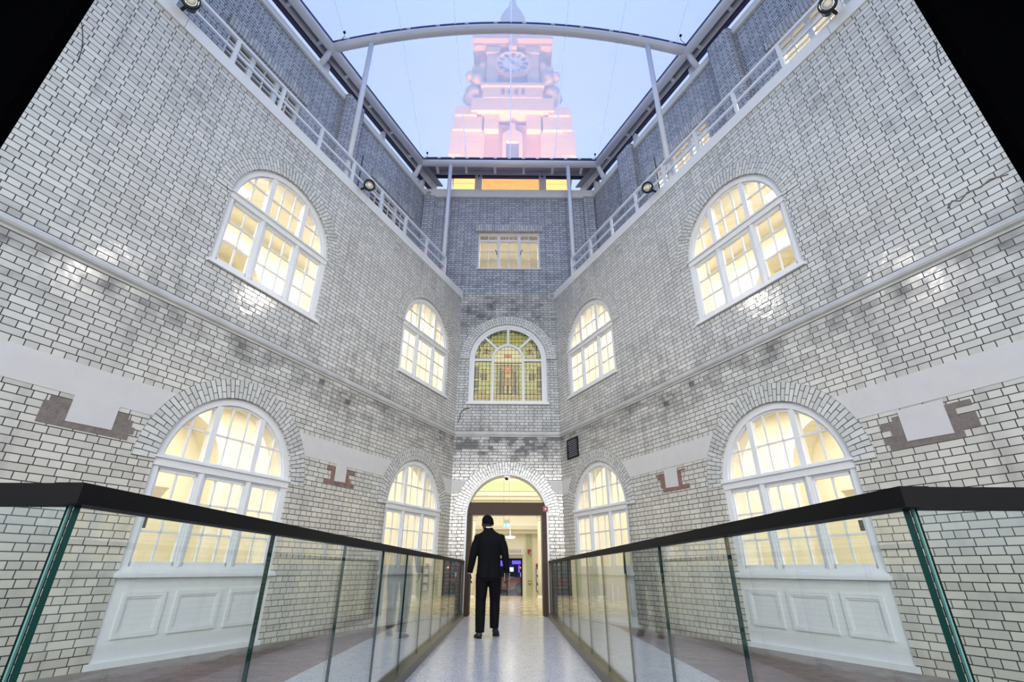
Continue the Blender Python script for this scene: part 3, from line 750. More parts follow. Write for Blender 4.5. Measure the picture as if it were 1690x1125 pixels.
mb = MB()
for z, d in ((4.18, .25), (4.08, .15), (3.98, .08)): mb.box(-5.1, 5.1, 19.8-d, 20.0, z, z+.1)
trim(mb, M['cream2'])
# inner screen wall with a wide arch, on columns
pts = [(-5.1, 0), (-1.45, 0), (-1.45, 2.3)]+[(-1.45*math.cos(PI*i/20), 2.3+.62*math.sin(PI*i/20)) for i in range(21)]+[(1.45, 0), (5.1, 0), (5.1, 4.35), (-5.1, 4.35)]
struct('wall_hall_screen', MB(lambda p: Vector((p[0], p[1]+18.4, p[2]))).poly(pts, 0, .3), M['cream'])
trim(MB().box(-5.1, 5.1, 18.34, 18.4, 3.56, 3.95), M['green_ceiling'])
trim(MB().box(-5.1, 5.1, 18.25, 18.4, 3.38, 3.52).box(-5.1, 5.1, 18.3, 18.4, 3.25, 3.38), M['cream2'])
trim(MB().box(-5.1, 5.1, 21.3, 21.6, 2.45, 2.6).box(-5.1, 5.1, 21.4, 21.6, 2.3, 2.45), M['cream2'])
# street wall: opening x -.62...62 to z 1.32 (the street doors)
struct('wall_street', MB(lambda p: Vector((p[0], p[1]+21.6, p[2]))).poly([(-5.1, 0), (-.62, 0), (-.62, 1.36), (.62, 1.36), (.62, 0), (5.1, 0), (5.1, 4.4), (-5.1, 4.4)], 0, .1), M['cream2'])
mb = MB()
for a, b in ((.78, 1.02), (-1.02, -.78), (1.38, 1.7), (-1.7, -1.38)): mb.box(a, b, 21.55, 21.62, 0, 2.3)
trim(mb, M['sage'])

t = empty('street_door', (0, 21.6, 0), 'glazed street door at the end of the hall with dark frame', 'door')
MB().box(-.62, -.56, 21.56, 21.64, 0, 1.34).box(.56, .62, 21.56, 21.64, 0, 1.34).box(-.62, .62, 21.56, 21.64, 1.28, 1.36).box(-.02, .02, 21.56, 21.64, 0, 1.3).build('frame', M['rail'], t)
MB().box(-.56, .56, 21.595, 21.605, .02, 1.28).build('pane', M['glass'], t)
for x in (-.1, .1): MB().tube([(x, 21.53, .35), (x, 21.53, .9)], .012, 6).build('handle', M['chrome'], t)
# street: bus and shop lights
tag(MB().box(-4, 4, 28, 28.1, -.2, 6).build('street_building', M['navy_street']), 'dark blue building across the street seen through the glazed door', 'building')
t = empty('bus', (.1, 25.3, 0), 'red bus passing outside the glazed street door', 'bus')
MB().box(-1.6, 1.9, 24.6, 26.4, .12, .62).build('body', M['bus'], t)
MB().box(-1.5, 1.8, 24.7, 26.3, .62, 1.1).build('window_band', M['glass'], t)
for x in (-.9, .55): MB(lambda p: Vector((p[0], p[2], p[1]))).lathe([(.02, 24.5), (.2, 24.5), (.2, 24.7), (.02, 24.7)], (0, 0, 0)).build('wheel', M['black_metal'], t).location = (x, 0, .2)
t = None
for i, (x, z, wd, hh, mt) in enumerate([(-.1, 1.45, .8, .05, 'purple'), (.5, 1.2, .5, .22, 'purple'), (.2, .85, .25, .2, 'bluewhite'), (.62, .80, .08, .35, 'purple'), (-.35, 1.1, .35, .3, 'purple'), (.72, .3, .05, .5, 'bluewhite')]):
    tag(MB().box(x-wd/2, x+wd/2, 27.9, 28.0, z, z+hh).build('shop_light', M[mt]), ('violet' if mt == 'purple' else 'white')+' lit shop panel across the street, '+['topmost wide strip', 'broad one at upper right', 'small one in the middle', 'narrow one at the right', 'square one at left', 'lowest narrow one at right'][i], 'shop light', 'lit shop panels across the street')
t = empty('street_lamp', (.60, 23.2, 0), 'orange glowing street lamp seen through the glazed street door', 'lamp')
MB().ell((.60, 23.2, 1.02), (.035, .035, .035)).build('globe', M['orange'], t)
MB().tube([(.60, 23.2, 0), (.60, 23.2, 1.0)], .008, 6).build('pole', M['black_metal'], t)
struct('floor_street', MB().box(-6, 6, 21.7, 28, -.2, 0), M['navy_street'])
# columns
def column(x, y, lab):
    t = empty('column', (x, y, 0), lab, 'column', 'cream columns in the entrance hall')
    T0 = lambda p: Vector((p[0]+x, p[1]+y, p[2]))
    MB(T0).box(-.17, .17, -.17, .17, 0, .06).lathe([(.165, .06), (.17, .09), (.15, .12), (.15, .14), (.135, .17)]).build('base', M['cream2'], t)
    MB(T0).lathe([(.118, .17), (.118, 1.0), (.112, 1.8), (.100, 2.5)]).build('shaft', M['cream2'], t)
    MB(T0).lathe([(.10, 2.5), (.115, 2.52), (.115, 2.55), (.10, 2.57), (.14, 2.63), (.15, 2.68)]).box(-.17, .17, -.17, .17, 2.68, 2.75).build('capital', M['cream2'], t)
    return t
column(1.17, 18.0, 'cream round column standing right of the doorway in the hall')
column(-1.22, 18.0, 'cream round column standing left of the doorway in the hall')
# ceiling lights of the hall
t = empty('ceiling_light', (.07, 17, 2.6), 'bright oval ceiling light just right of the man in the hall', 'ceiling light')
MB(lambda p: Vector((p[0]+.1, p[1]+17, p[2]+1.9))).lathe([(.01, -.035), (.10, -.03), (.155, 0), (.15, .03), (.01, .035)]).build('diffuser', M['lamp'], t)
MB().tube([(.1, 17, 1.93), (.1, 17, 4.3)], .006, 6).build('cord', M['white'], t)
t = empty('exit_sign', (-.015, 15, 2.16), 'small green and white exit sign hanging in the hall above the man', 'sign')
MB().box(-.12, .09, 14.985, 15.015, 2.06, 2.17).build('panel', M['exit'], t)
mb = MB(); X = -.02
mb.box(X+.02, X+.085, 14.978, 14.985, 2.075, 2.155); mb.build('pictogram_door', M['exitw'], t); mb = MB()
mb.ell((X-.045, 14.98, 2.147), (.009, .004, .009), seg=8, rg=6)      # running figure
mb.add([(X-.055, 14.98, 2.138), (X-.03, 14.98, 2.138), (X-.045, 14.98, 2.105), (X-.062, 14.98, 2.108)], [(0, 1, 2, 3)])
mb.add([(X-.062, 14.98, 2.11), (X-.05, 14.98, 2.105), (X-.075, 14.98, 2.078), (X-.085, 14.98, 2.08)], [(0, 1, 2, 3)])
mb.add([(X-.05, 14.98, 2.108), (X-.04, 14.98, 2.108), (X-.022, 14.98, 2.08), (X-.03, 14.98, 2.078)], [(0, 1, 2, 3)])
mb.build('pictogram_figure', M['exitw'], t, recalc=False)
for x in (-.1, .07): MB().tube([(x, 15, 2.17), (x, 15, 4.35)], .004, 5).build('hanger', M['chrome'], t)
MB().box(-.11, .08, 14.99, 15.01, 2.17, 2.27).build('bracket', M['cream2'], t)
# air curtain and wall bits on the street wall
t = empty('air_curtain', (.3, 21.45, 1.5), 'white louvred air curtain above the street door', 'heater')
MB().box(-.5, .66, 21.3, 21.6, 1.5, 1.74).build('housing', M['white'], t)
mb = MB()
for i in range(12): mb.box(-.42+i*.085, -.38+i*.085, 21.285, 21.3, 1.56, 1.68)
mb.build('louvre', M['soffit'], t)
for k, z in enumerate((.16, .45, .74)):
    t = empty('framed_notice', (1.27, 21.5, z), ['lowest', 'middle', 'topmost'][k]+' of three framed notices right of the street door', 'notice', 'framed notices in the hall')
    MB().poly([(1.17, z), (1.37, z), (1.37, z+.25), (1.17, z+.25)], 21.45, 21.6, [[(1.185, z+.015), (1.355, z+.015), (1.355, z+.235), (1.185, z+.235)]]).build('frame', M['black_metal'], t)
    MB().box(1.18, 1.36, 21.47, 21.6, z+.01, z+.24).build('sheet', M['paper'], t)
tag(MB().box(1.17, 1.31, 21.46, 21.6, 1.04, 1.16).build('fire_sign', M['red']), 'small red sign above the framed notices', 'sign')
t = empty('fire_call_point', (.9, 21.5, .4), 'small red fire call point on the green pilaster', 'call point')
MB().box(.86, .96, 21.48, 21.55, .42, .54).build('box', M['red'], t); MB().box(.88, .94, 21.475, 21.48, .45, .51).build('button', M['paper'], t)
t = empty('alarm_sounder', (.9, 21.5, 1.6), 'red and grey alarm sounder high on the green pilaster', 'alarm')
MB().box(.84, .97, 21.46, 21.55, 1.55, 1.7).build('housing', M['red'], t); MB().box(.93, 1.0, 21.45, 21.55, 1.5, 1.6).build('lens', M['soffit'], t)

# ------------------------------------------------------------------ sliding door frame in the archway
d = empty('door_1', (0, D+.1, 0), kind='structure')
MB(TF).box(-1.0, -.855, .02, .2, 0, 2.42).box(.855, 1.0, .02, .2, 0, 2.42).build('jamb', M['door_frame'], d)
MB(TF).box(-1.0, 1.0, .0, .24, 2.15, 2.42).build('header', M['door_frame'], d)
MB(TF).box(-.86, .86, .06, .16, 2.125, 2.15).build('track', M['shoe'], d)
for sg in (-1, 1): MB(TF).box(sg*.855, sg*.82, .12, .16, 0.01, 2.13).build('door_leaf_edge', M['shoe'], d)
mb = MB(TF)
ip = [(-.94, 2.42)]+[(-.94*math.cos(PI*i/24), 2.12+.94*math.sin(PI*i/24)) for i in range(25) if 2.12+.94*math.sin(PI*i/24) > 2.43]+[(.94, 2.42)]
op = [(-1.0, 0)]+[(-1.0*math.cos(PI*i/28), 2.12+1.0*math.sin(PI*i/28)) for i in range(29)]+[(1.0, 0)]
il = [(.955, 0)]+[(.955*math.cos(PI*i/28), 2.12+.955*math.sin(PI*i/28)) for i in range(29)]+[(-.955, 0)]
mb.poly(op+il, -.01, .42); mb.build('arch_lining', M['white'], d)
t = empty('alarm_box', (.93, D-.02, 2.2), 'small square red alarm box at the right end of the brown door header', 'alarm box')
MB(TF).box(.87, .99, -.04, .0, 2.21, 2.33).build('box', M['red'], t); MB(TF).box(.91, .95, -.048, -.04, 2.25, 2.29).build('button', M['paper'], t)
tag(MB(TF).box(.855, .91, -.02, .02, 1.68, 1.75).build('door_sensor', M['black_metal']), 'small black sensor on the right jamb of the brown door frame', 'sensor')
t = empty('security_camera', (-.01, D+.02, 3.05), 'small dome security camera under the crown of the door arch', 'camera')
MB(TF).box(-.08, .06, .02, .14, 3.02, 3.07).build('mount', M['white'], t)
MB(TF).ell((-.01, .07, 3.0), (.045, .045, .045)).build('dome', M['black_metal'], t)
MB(TF).box(.0, .05, .0, .05, 3.0, 3.03).build('bracket', M['white'], t)

# ------------------------------------------------------------------ floors
struct('floor_deck', MB().box(-2.05, 2.05, -.6, D+.03, -.05, 0), M['terrazzo'])
struct('floor_paving', MB(lambda p: Vector(p)).box(-7, 7, -1.5, D, -.12, -.012), M['paving'])
for T in (TL, TR):
    rr = random.Random(5 if T is TL else 6)
    pts = [(S1, .02), (1.7, .02)]; s = 1.7
    lo = [(1.7, -.05)]
    while s < S1: s += .18; lo.append((min(s, S1), -(.08+.32*min(1, (s-1.6)/3.4)+rr.uniform(-.03, .03))))
    loop = pts+lo
    mb = MB(T); k = len(loop)
    tri = tessellate_polygon([[Vector((p[0], p[1], 0)) for p in loop]])
    vs = [(p[0], p[1], .012) for p in loop]+[(p[0], p[1], -.02) for p in loop]
    mb.add(vs, [tuple(q) for q in tri]+[tuple(i+k for i in reversed(q)) for q in tri]+[(i, (i+1) % k, (i+1) % k+k, i+k) for i in range(k)])
    struct('trim_kerb_'+('left' if T is TL else 'right'), mb, M['ledge'])

# ------------------------------------------------------------------ glass balustrades
def balustrade(sg, nm):
    t = empty('glass_balustrade', (sg*1.0, 6, 0), 'long glass balustrade with dark handrail along the %s side of the walkway' % nm, 'balustrade')
    th = .0085; ys = [1.215]+[2.28+1.04*k for k in range(10)]; ys = [y for y in ys if y < 12.0]+[12.08]
    for y0, y1 in zip(ys, ys[1:]):
        m = MB(); m.box(sg*1.0-th, sg*1.0+th, y0+.003, y1-.003, .04, 1.09)
        m.mi = [0, 0, 1, 1, 1, 1]
        m.build('glass_panel', [M['bal_glass'], M['edge']], t)
    MB().box(sg*.965, sg*1.035, 1.17, 12.1, 1.085, 1.132).build('handrail', M['rail'], t)
    MB().box(sg*.925, sg*1.075, 1.17, 12.1, 0, .085).build('base_shoe', M['shoe'], t)
    MB().box(sg*.97, sg*1.05, 12.06, 12.19, 0, 1.132).build('end_post', M['shoe'], t)
    MB().box(sg*1.013, sg*1.017, 1.212, 1.218, .04, 1.09).build('edge_seam', M['edge_seam'], t)
    t = empty('glass_balustrade', (sg*2.2, 1.2, 0), 'short glass balustrade turning outwards at the near %s corner of the walkway' % nm, 'balustrade')
    for a, b in ((1.022, 2.1), (2.11, 3.4)):
        m = MB(); m.box(sg*a, sg*b, 1.212, 1.232, .04, 1.09); m.mi = [1, 1, 0, 0, 1, 1]
        m.build('glass_panel', [M['bal_glass'], M['edge']], t)
    MB().box(sg*1.0355, sg*3.4, 1.18, 1.25, 1.085, 1.132).build('handrail', M['rail'], t)
    MB().box(sg*1.085, sg*3.4, 1.15, 1.29, 0, .085).build('base_shoe', M['shoe'], t)
balustrade(-1, 'left'); balustrade(1, 'right')

# ------------------------------------------------------------------ black lining of the near opening
for sg, nm in ((-1, 'left'), (1, 'right')):
    p = (TL if sg < 0 else TR)((9.4, 0, 0))
    struct('wall_near_'+nm, MB().box(p.x, sg*16, p.y-.14, p.y, -.1, 22), M['black'])

# ------------------------------------------------------------------ roof structure
RO, RZ = 1.0, 12.68
def edge_x(y, off=RO): return WX+(D-y)*math.tan(ANG)+off/CA
RY = 11.4; s_ring = (D-RY+RO*SA)/CA
roof = empty('roof_frame', (0, 7.7, RZ), 'white tubular steel frame carrying the clear roof over the court', 'roof frame')
yn = 2.2
for sg in (-1, 1):
    MB().tube([(sg*edge_x(RY), RY, RZ), (sg*edge_x(yn), yn, RZ)], .11, 14).build('edge_tube', M['steel_white'], roof)
MB().tube([(-edge_x(RY), RY, RZ), (edge_x(RY), RY, RZ)], .11, 14).build('edge_tube', M['steel_white'], roof)
def film_z(x, y):
    b = min(1, max(0, (RY-y)/3.7)); b = b**.75
    return RZ+.02+.86*b*(1-(x/edge_x(y))**2)
for yb in (7.7, 4.0):
    xe = edge_x(yb); pts = [(xe*(i/12-1), yb, film_z(xe*(i/12-1), yb)) for i in range(25)]
    MB().tube(pts, .115, 14).build('arch_beam', M['steel_white'], roof)
    # dark film clamp riding on the beam
    m = MB()
    for (a, b) in zip(pts, pts[1:]):
        A, B = Vector(a), Vector(b); m.add([A+Vector((0, dy, dz)) for dy in (-.07, .07) for dz in (.13, .19)]+[B+Vector((0, dy, dz)) for dy in (-.07, .07) for dz in (.13, .19)],
              [(0, 1, 5, 4), (2, 6, 7, 3), (1, 3, 7, 5), (0, 4, 6, 2)])
    m.build('film_clamp', M['navy'], roof)
    m = MB()
    for k in range(1, 24, 2):
        x, y, z = pts[k]; m.box(x-.05, x+.05, y-.09, y-.07, z+.12, z+.16)
    m.build('clamp_clip', M['steel_white'], roof)
for T in (TL, TR):
    MB(T).box(s_ring-.25, 11, RO-.06, RO+.06, RZ+.13, RZ+.2).build('film_clamp', M['navy'], roof)
    # brackets out to the header
    for k in range(10):
        s = s_ring+.35+k*.98
        MB(T).box(s-.04, s+.04, RO+.05, OFF-.0, RZ+.02, RZ+.09).build('bracket', M['steel_white'], roof)
    MB(T).tube([(s_ring, RO, RZ), (s_ring-.05, OFF+.02, 12.15)], .075, 10).build('corner_strut', M['steel_white'], roof)
    s77 = (D-7.7+RO*SA)/CA
    MB(T).tube([(s77, RO, RZ), (s77, OFF+.05, 12.15)], .075, 10).build('corner_strut', M['steel_white'], roof)
MB().box(-edge_x(RY), edge_x(RY), RY-.06, RY+.06, RZ+.13, RZ+.2).build('film_clamp', M['navy'], roof)
m = MB()
for k in range(13): x = -2.7+k*.45; m.box(x-.05, x+.05, RY-.08, RY-.06, RZ+.14, RZ+.18)
m.build('clamp_clip', M['steel_white'], roof)
for k in range(6):
    x = -2.35+k*.94; MB().box(x-.04, x+.04, RY+.05, RY+.5, RZ+.06, RZ+.15).build('bracket', M['steel_white'], roof)
# eaves: header beam, grey soffit, glazing
for T in (TL, TR):
    trim(MB(T).box(.0, 11, OFF-.02, OFF+.12, 12.60, 12.96), M['steel_white'])
    trim(MB(T).box(.0, 11, OFF+.0, OFF+.10, 12.53, 12.60), M['navy'])
    trim(profile(MB(T), [(RO+.0, 12.82), (OFF-.02, 12.93), (OFF+.12, 12.96), (OFF+.12, 13.02), (RO+.0, 12.88)], 0, 11), M['soffit'])
    mb = MB(T)
    for s in (.75, 2.85, 5.15, 7.4, 9.6): mb.box(s-.06, s+.06, OFF+.0, OFF+.10, 12.17, 12.6)
    trim(mb, M['steel_white'])
    WN[0] += 1
    struct('window_%d' % WN[0], MB(T).box(.1, 11, OFF+.05, OFF+.06, 12.17, 12.6), M['glass'])
trim(MB(TF).box(-3.3, 3.3, .06, .22, 13.05, 13.28), M['steel_white'])
trim(MB(TF).box(-3.3, 3.3, .08, .2, 13.0, 13.05), M['navy'])
trim(profile(MB(TF), [(-.80, 12.82), (.14, 13.24), (.14, 13.30), (-.80, 12.88)], -3.2, 3.2), M['soffit'])
mb = MB(TF)
for a, b in ((-1.16, -1.06), (-1.0, -.92), (1.0, 1.08), (1.14, 1.24), (-3.1, -2.95), (2.9, 3.05)): mb.box(a, b, .06, .2, 12.27, 13.05)
mb.box(-1.08, -.98, .1, .16, 12.27, 13.05).box(1.06, 1.16, .1, .16, 12.27, 13.05)
trim(mb, M['steel_white'])
WN[0] += 1
struct('window_%d' % WN[0], MB(TF).box(-3.0, 3.0, .12, .13, 12.27, 13.05), M['glass'])
# roof film
mb = MB(); mb.smooth = True; NX, NY = 24, 26; vs = []
for j in range(NY+1):
    y = RY+(yn-RY)*j/NY; xe = edge_x(y)
    for i in range(NX+1):
        x = xe*(2*i/NX-1); vs.append((x, y, film_z(x, y)+.19))
mb.add(vs, [(j*(NX+1)+i, j*(NX+1)+i+1, (j+1)*(NX+1)+i+1, (j+1)*(NX+1)+i) for j in range(NY) for i in range(NX)])
struct('ceiling', mb, M['etfe'])
for k, x in enumerate((-4.15, -2.78, -1.4, .03, 1.45, 2.82, 4.2)):
    pts = []
    for j in range(25):
        y = RY+(yn-RY)*j/24
        if abs(x) < edge_x(y)-.05: pts.append((x, y, film_z(x, y)+.15))
    rb = MB(); rb.smooth = True
    rb.add([(p[0]+dx, p[1], p[2]) for p in pts for dx in (-.016, .016)], [(2*q, 2*q+1, 2*q+3, 2*q+2) for q in range(len(pts)-1)])
    tag(rb.build('roof_wire', M['wire']), 'thin white wire under the clear roof, %s from the left' % ['first', 'second', 'third', 'fourth', 'fifth', 'sixth', 'last'][k], 'wire', 'wires under the clear roof')

# posts from the copings up to the frame
for T, nm in ((TL, 'left'), (TR, 'right')):
    for s, top, ds in ((4.92, 12.82, 'arched beam'), (.92, 12.6, 'far edge tube')):
        a = T((s, .14, 8.36))
        zt_ = film_z(a.x, a.y)-.05 if s > 2 else RZ
        b = Vector((a.x, 7.7 if s > 2 else RY, zt_))
        t = empty('roof_post', a, 'slim white steel post on the %s coping under the %s' % (nm, ds), 'post', 'white posts holding the roof')
        MB().tube([a, b], .062, 12).build('shaft', M['steel_white'], t)
        MB().box(a.x-.1, a.x+.1, a.y-.1, a.y+.1, 8.36, 8.38).build('base_plate', M['steel_white'], t)
# guard rails on the copings
for T, nm in ((TL, 'left'), (TR, 'right')):
    t = empty('guard_rail', T((5, .12, 8.37)), 'white steel guard rail running along the %s coping' % nm, 'railing')
    MB(T).box(.98, S1, .0, .05, 8.91, 8.97).build('top_rail', M['steel_white'], t)
    MB(T).box(.98, S1, .01, .04, 8.62, 8.67).build('mid_rail', M['steel_white'], t)
    for k in range(10):
        s = 1.0+.965*k; MB(T).box(s-.03, s+.03, .0, .05, 8.36, 8.915).build('post', M['steel_white'], t)

# floodlights on the copings
for i, (T, s) in enumerate(LAMPS):
    p = T((s, -.22, 8.40)); side = 1 if T is TL else -1
    tgt = Vector((side*2.8, 7.0 if s < 6 else 5.6, 0.2)); dr = (Vector((side*.55, -.75, -.45))).normalized()
    nm = ('near left', 'near right')
    lab = {0: 'black round floodlight at the foot of the left roof post', 1: 'black round floodlight at the near end of the left coping',
           2: 'black round floodlight at the foot of the right roof post', 3: 'black round floodlight at the near end of the right coping'}[i]
    t = empty('floodlight', p, lab, 'floodlight', 'black floodlights on the copings')
    q = dr.to_track_quat('Z', 'Y').to_matrix()
    F0 = lambda v, p=p, q=q: p+q@Vector(v)
    MB(F0).lathe([(.03, -.16), (.07, -.15), (.085, -.02), (.105, 0), (.125, .06), (.125, .10), (.10, .10), (.09, .085)]).build('housing', M['black_metal'], t)
    MB(F0).lathe([(.005, .075), (.055, .075), (.06, .085), (.005, .088)]).build('lens', M['lampface'], t)
    MB(F0).lathe([(.09, .06), (.09, .09), (.06, .088), (.06, .07)]).build('reflector', M['chrome'], t)
    MB().tube([p, T((s, .02, 8.37))], .025, 8).build('bracket', M['black_metal'], t)
    if i in (0, 2):
        tag(MB(T).tube([(s-.12, .22, 8.37), (s-.12, .22, 9.6)], .014, 6).build('antenna_rod', M['navy']), 'thin dark rod standing on the %s coping behind the floodlight' % ('left' if T is TL else 'right'), 'rod')
# little sensors hanging off the roof edge
for i, (x, y, z, lab) in enumerate(((-4.1, 7.45, 12.95, 'by the left end of the arched beam'), (-2.6, 11.15, 12.85, 'by the far left roof corner'), (2.72, 11.15, 12.85, 'by the far right roof corner'), (4.25, 7.45, 12.95, 'by the right end of the arched beam'))):
    t = empty('roof_sensor', (x, y, z), 'tiny black sensor ball on a curved arm '+lab, 'sensor', 'tiny sensors at the roof edge')
    MB().ell((x, y, z), (.035, .035, .035), seg=10, rg=8).build('ball', M['black_metal'], t)
    sg = -1 if x < 0 else 1
    MB().tube([(x, y, z), (x, y+.05, z-.08), (x+sg*.12, y+.12, z-.12), (x+sg*.26, y+.2, z-.08)], .01, 6).build('arm', M['chrome'], t)

# plaque on the right wall
t = empty('wall_plaque', TR((.6, 0, 3.6)), 'black rectangular plaque high on the right wall beside the corner', 'plaque')
MB(TR).box(.33, .85, -.03, 0, 3.38, 3.87).build('board', M['black_metal'], t)
mb = MB(TR); rr = random.Random(3)
for k in range(9):
    z = 3.80-k*.045; s = .39+rr.uniform(0, .08)
    while s < .78: l = rr.uniform(.03, .09); mb.box(s, min(s+l, .8), -.033, -.03, z-.006, z+.006); s += l+.02
mb.build('lettering', M['soffit'], t)
# electrical bits: thin cable on the far wall left
tag(MB(TF).tube([(-1.0, -.012, 4.80), (-1.15, -.012, 4.76), (-1.24, -.012, 4.66), (-1.25, -.012, 4.5), (-1.30, -.012, 4.42)], .010, 6).build('wall_cable', M['black_metal']), 'short bent black cable on the far wall under the stained glass window', 'cable')
# door access readers seen in the two near lower windows
for T, nm, s in ((TL, 'left', 6.80), (TR, 'right', 6.78)):
    tag(MB(T).box(s-.06, s+.06, .20, .24, 1.38, 1.50).build('wall_switch', M['black_metal']), 'small dark box behind the pane of the near lower window on the %s' % nm, 'box')
for T, nm in ((TL, 'left'), (TR, 'right')):
    t = empty('room_pendant', T((6.75 if 1 else 0, .75, 6.8)), 'bright ceiling lamp behind the near upper arched window on the %s' % nm, 'lamp')
    MB(T).box(6.4, 6.85, .7, 1.0, 6.95, 7.0).build('diffuser', M['lamp'], t)
    MB(T).tube([(6.6, .85, 7.0), (6.6, .85, 8.08)], .01, 6).build('rod', M['white'], t)
    t = empty('strip_light', T((1.6, 1.2, 6.3)), 'bright strip light behind the far upper arched window on the %s' % nm, 'lamp')
    MB(T).box(1.2, 2.0, 1.1, 1.35, 6.6, 6.66).build('diffuser', M['lamp'], t)
    MB(T).tube([(1.6, 1.2, 6.66), (1.6, 1.2, 8.08)], .01, 6).build('rod', M['white'], t)
    t = empty('stair_handrail', T((1.6, 2.2, 5.2)), 'dark stair handrail behind the far upper arched window on the %s' % nm, 'handrail')
    MB(T).box(.9, 2.6, 1.8, 1.86, 6.1, 6.3).build('rail', M['ledge'], t)
    MB(T).box(.95, 1.0, 1.8, 1.86, 4.15, 6.1).build('post', M['white'], t)
    t = empty('room_camera', T((2.1, .6, 2.6)), 'small round security camera behind the far lower arched window on the %s' % nm, 'camera')
    MB(T).box(2.0, 2.12, .55, .62, 2.36, 2.52).build('mount', M['white'], t)
    MB(T).ell((2.06, .54, 2.42), (.035, .035, .05)).build('dome', M['black_metal'], t)

# ------------------------------------------------------------------ clock tower behind the far wall
struct('wall_building_top', MB().box(-5.5, 5.5, 14.7, 23.4, 8.2, 11.6), M['slate'])
TY = 24.6
tw = empty('clock_tower', (.17, TY, 11.6), 'tall brick and stone clock tower lit orange, seen through the clear roof', 'tower')
cx = .17
def TT(p): return Vector((p[0]+cx, p[1]+TY, p[2]))
def tb(*b): return MB(TT).box(*b)
tb(-2.0, 2.0, .25, 8, 11.6, 30.3).build('brick_shaft', M['tower_brick'], tw)
for sg in (-1, 1):
    m = MB(TT); z = 11.6
    while z < 29.3: m.box(sg*2.0, sg*3.95, 0, 8, z, z+.50).box(sg*2.04, sg*3.9, .05, 7.9, z+.50, z+.56); z += .56
    m.build('stone_pier', M['tower_stone'], tw)
    tb(sg*3.6, sg*4.45, -.1, 8, 27.0, 29.3).build('corner_block', M['tower_stone'], tw)
    tb(sg*2.2, sg*4.3, -.25, 8.2, 29.3, 30.6).build('cornice_lower', M['tower_stone'], tw)
    tb(sg*2.6, sg*4.15, -.4, 8.2, 30.6, 31.5).build('cornice_upper', M['tower_stone'], tw)
    tb(sg*1.0, sg*2.05, -.2, .6, 29.4, 30.9).build('console', M['tower_stone'], tw)
    # sculpted groups beside the clock
    m = MB(TT); rr = random.Random(8)
    for cxx, cz, r in ((2.9, 33.2, .75), (3.2, 34.0, .62), (2.7, 34.8, .7), (2.5, 35.7, .6), (3.3, 35.2, .5), (2.35, 36.5, .45), (3.45, 33.3, .5), (2.9, 36.1, .4)):
        m.ell((sg*cxx, .2+rr.uniform(-.3, .2), cz), (r*.75, r*.7, r), seg=12, rg=8)
    o = m.build('statue_group', M['tower_stone'], tw)
    md = o.modifiers.new('r', 'REMESH'); md.mode = 'VOXEL'; md.voxel_size = .11; md.use_smooth_shade = True
    tb(sg*1.15, sg*2.0, -.25, 1.2, 33.6, 38.2).build('clock_pier', M['tower_stone'], tw)
    tb(sg*2.0, sg*3.5, -.2, 7, 31.5, 33.1).build('plinth', M['tower_stone'], tw)
tb(-3.0, 3.0, -.55, 8.2, 30.9, 32.2).build('cornice_centre', M['tower_stone'], tw)
m = tb(-2.2, 2.2, -.6, 6.5, 32.2, 33.3); m.box(-2.35, 2.35, -.75, 6.5, 33.3, 33.6); m.build('date_panel', M['tower_stone'], tw)
m = MB(TT)
for k in range(4): x = -.75+k*.5; m.box(x-.05, x+.05, -.66, -.6, 32.45, 33.0).box(x-.14, x+.1, -.66, -.6, 32.68, 32.76).box(x+.06, x+.13, -.66, -.6, 32.45, 33.0)
m.build('carved_date', M['tower_dark'], tw)
tb(-2.6, 2.6, .5, 6.5, 33.3, 38.6).build('clock_stage', M['tower_stone'], tw)
m = MB(TT)
for k in range(12): z = 33.75+k*.14; m.box(-1.0, 1.0, .36, .5, z, z+.09)
m.build('louvre', M['tower_brick'], tw)
def disc(r0, r1, y0, y1, zc): 
    pts = [(r1*math.cos(2*PI*i/48), zc+r1*math.sin(2*PI*i/48)) for i in range(48)]
    hs = [[(r0*math.cos(2*PI*i/48), zc+r0*math.sin(2*PI*i/48)) for i in range(48)]] if r0 else []
    return MB(TT).poly(pts, y0, y1, hs)
ZC = 36.4
clk = disc(0, 1.26, -.30, .5, ZC).build('clock_face', M['clockface'], tw)
disc(1.26, 1.42, -.42, .5, ZC).build('clock_rim', M['tower_stone'], tw)
NUM = {0: 3, 1: 1, 2: 2, 3: 3, 4: 3, 5: 1, 6: 2, 7: 3, 8: 3, 9: 2, 10: 1, 11: 2}
for k in range(12):
    a = PI/2-2*PI*k/12; d = Vector((math.cos(a), math.sin(a))); q = Vector((-d.y, d.x)); n = NUM[k]; m = MB(TT)
    P = lambda o, r0, r1, w_: [((Vector((0, ZC))+d*r+q*(o+e)).x, (Vector((0, ZC))+d*r+q*(o+e)).y) for r, e in ((r0, -w_), (r0, w_), (r1, w_), (r1, -w_))]
    for r0, r1 in ((.80, .83), (1.12, 1.15)): m.poly(P(0, r0, r1, .05*n+.03), -.34, -.29)
    for j in range(n): m.poly(P((j-(n-1)/2)*.10, .81, 1.14, .026), -.345, -.29)
    m.build('numeral', M['clockmark'], clk)
m = MB(TT)
for ang, L, wd in ((PI/2-math.radians(125), .95, .045), (PI/2-math.radians(147+180), .62, .06)):
    d = Vector((math.cos(ang), math.sin(ang))); q = Vector((-d.y, d.x))
    P = [Vector((0, ZC))-d*.15+q*wd, Vector((0, ZC))-d*.15-q*wd, Vector((0, ZC))+d*L-q*wd*.4, Vector((0, ZC))+d*L+q*wd*.4]
    m.poly([(p.x, p.y) for p in P], -.40, -.36)
m.build('clock_hands', M['clockmark'], clk)
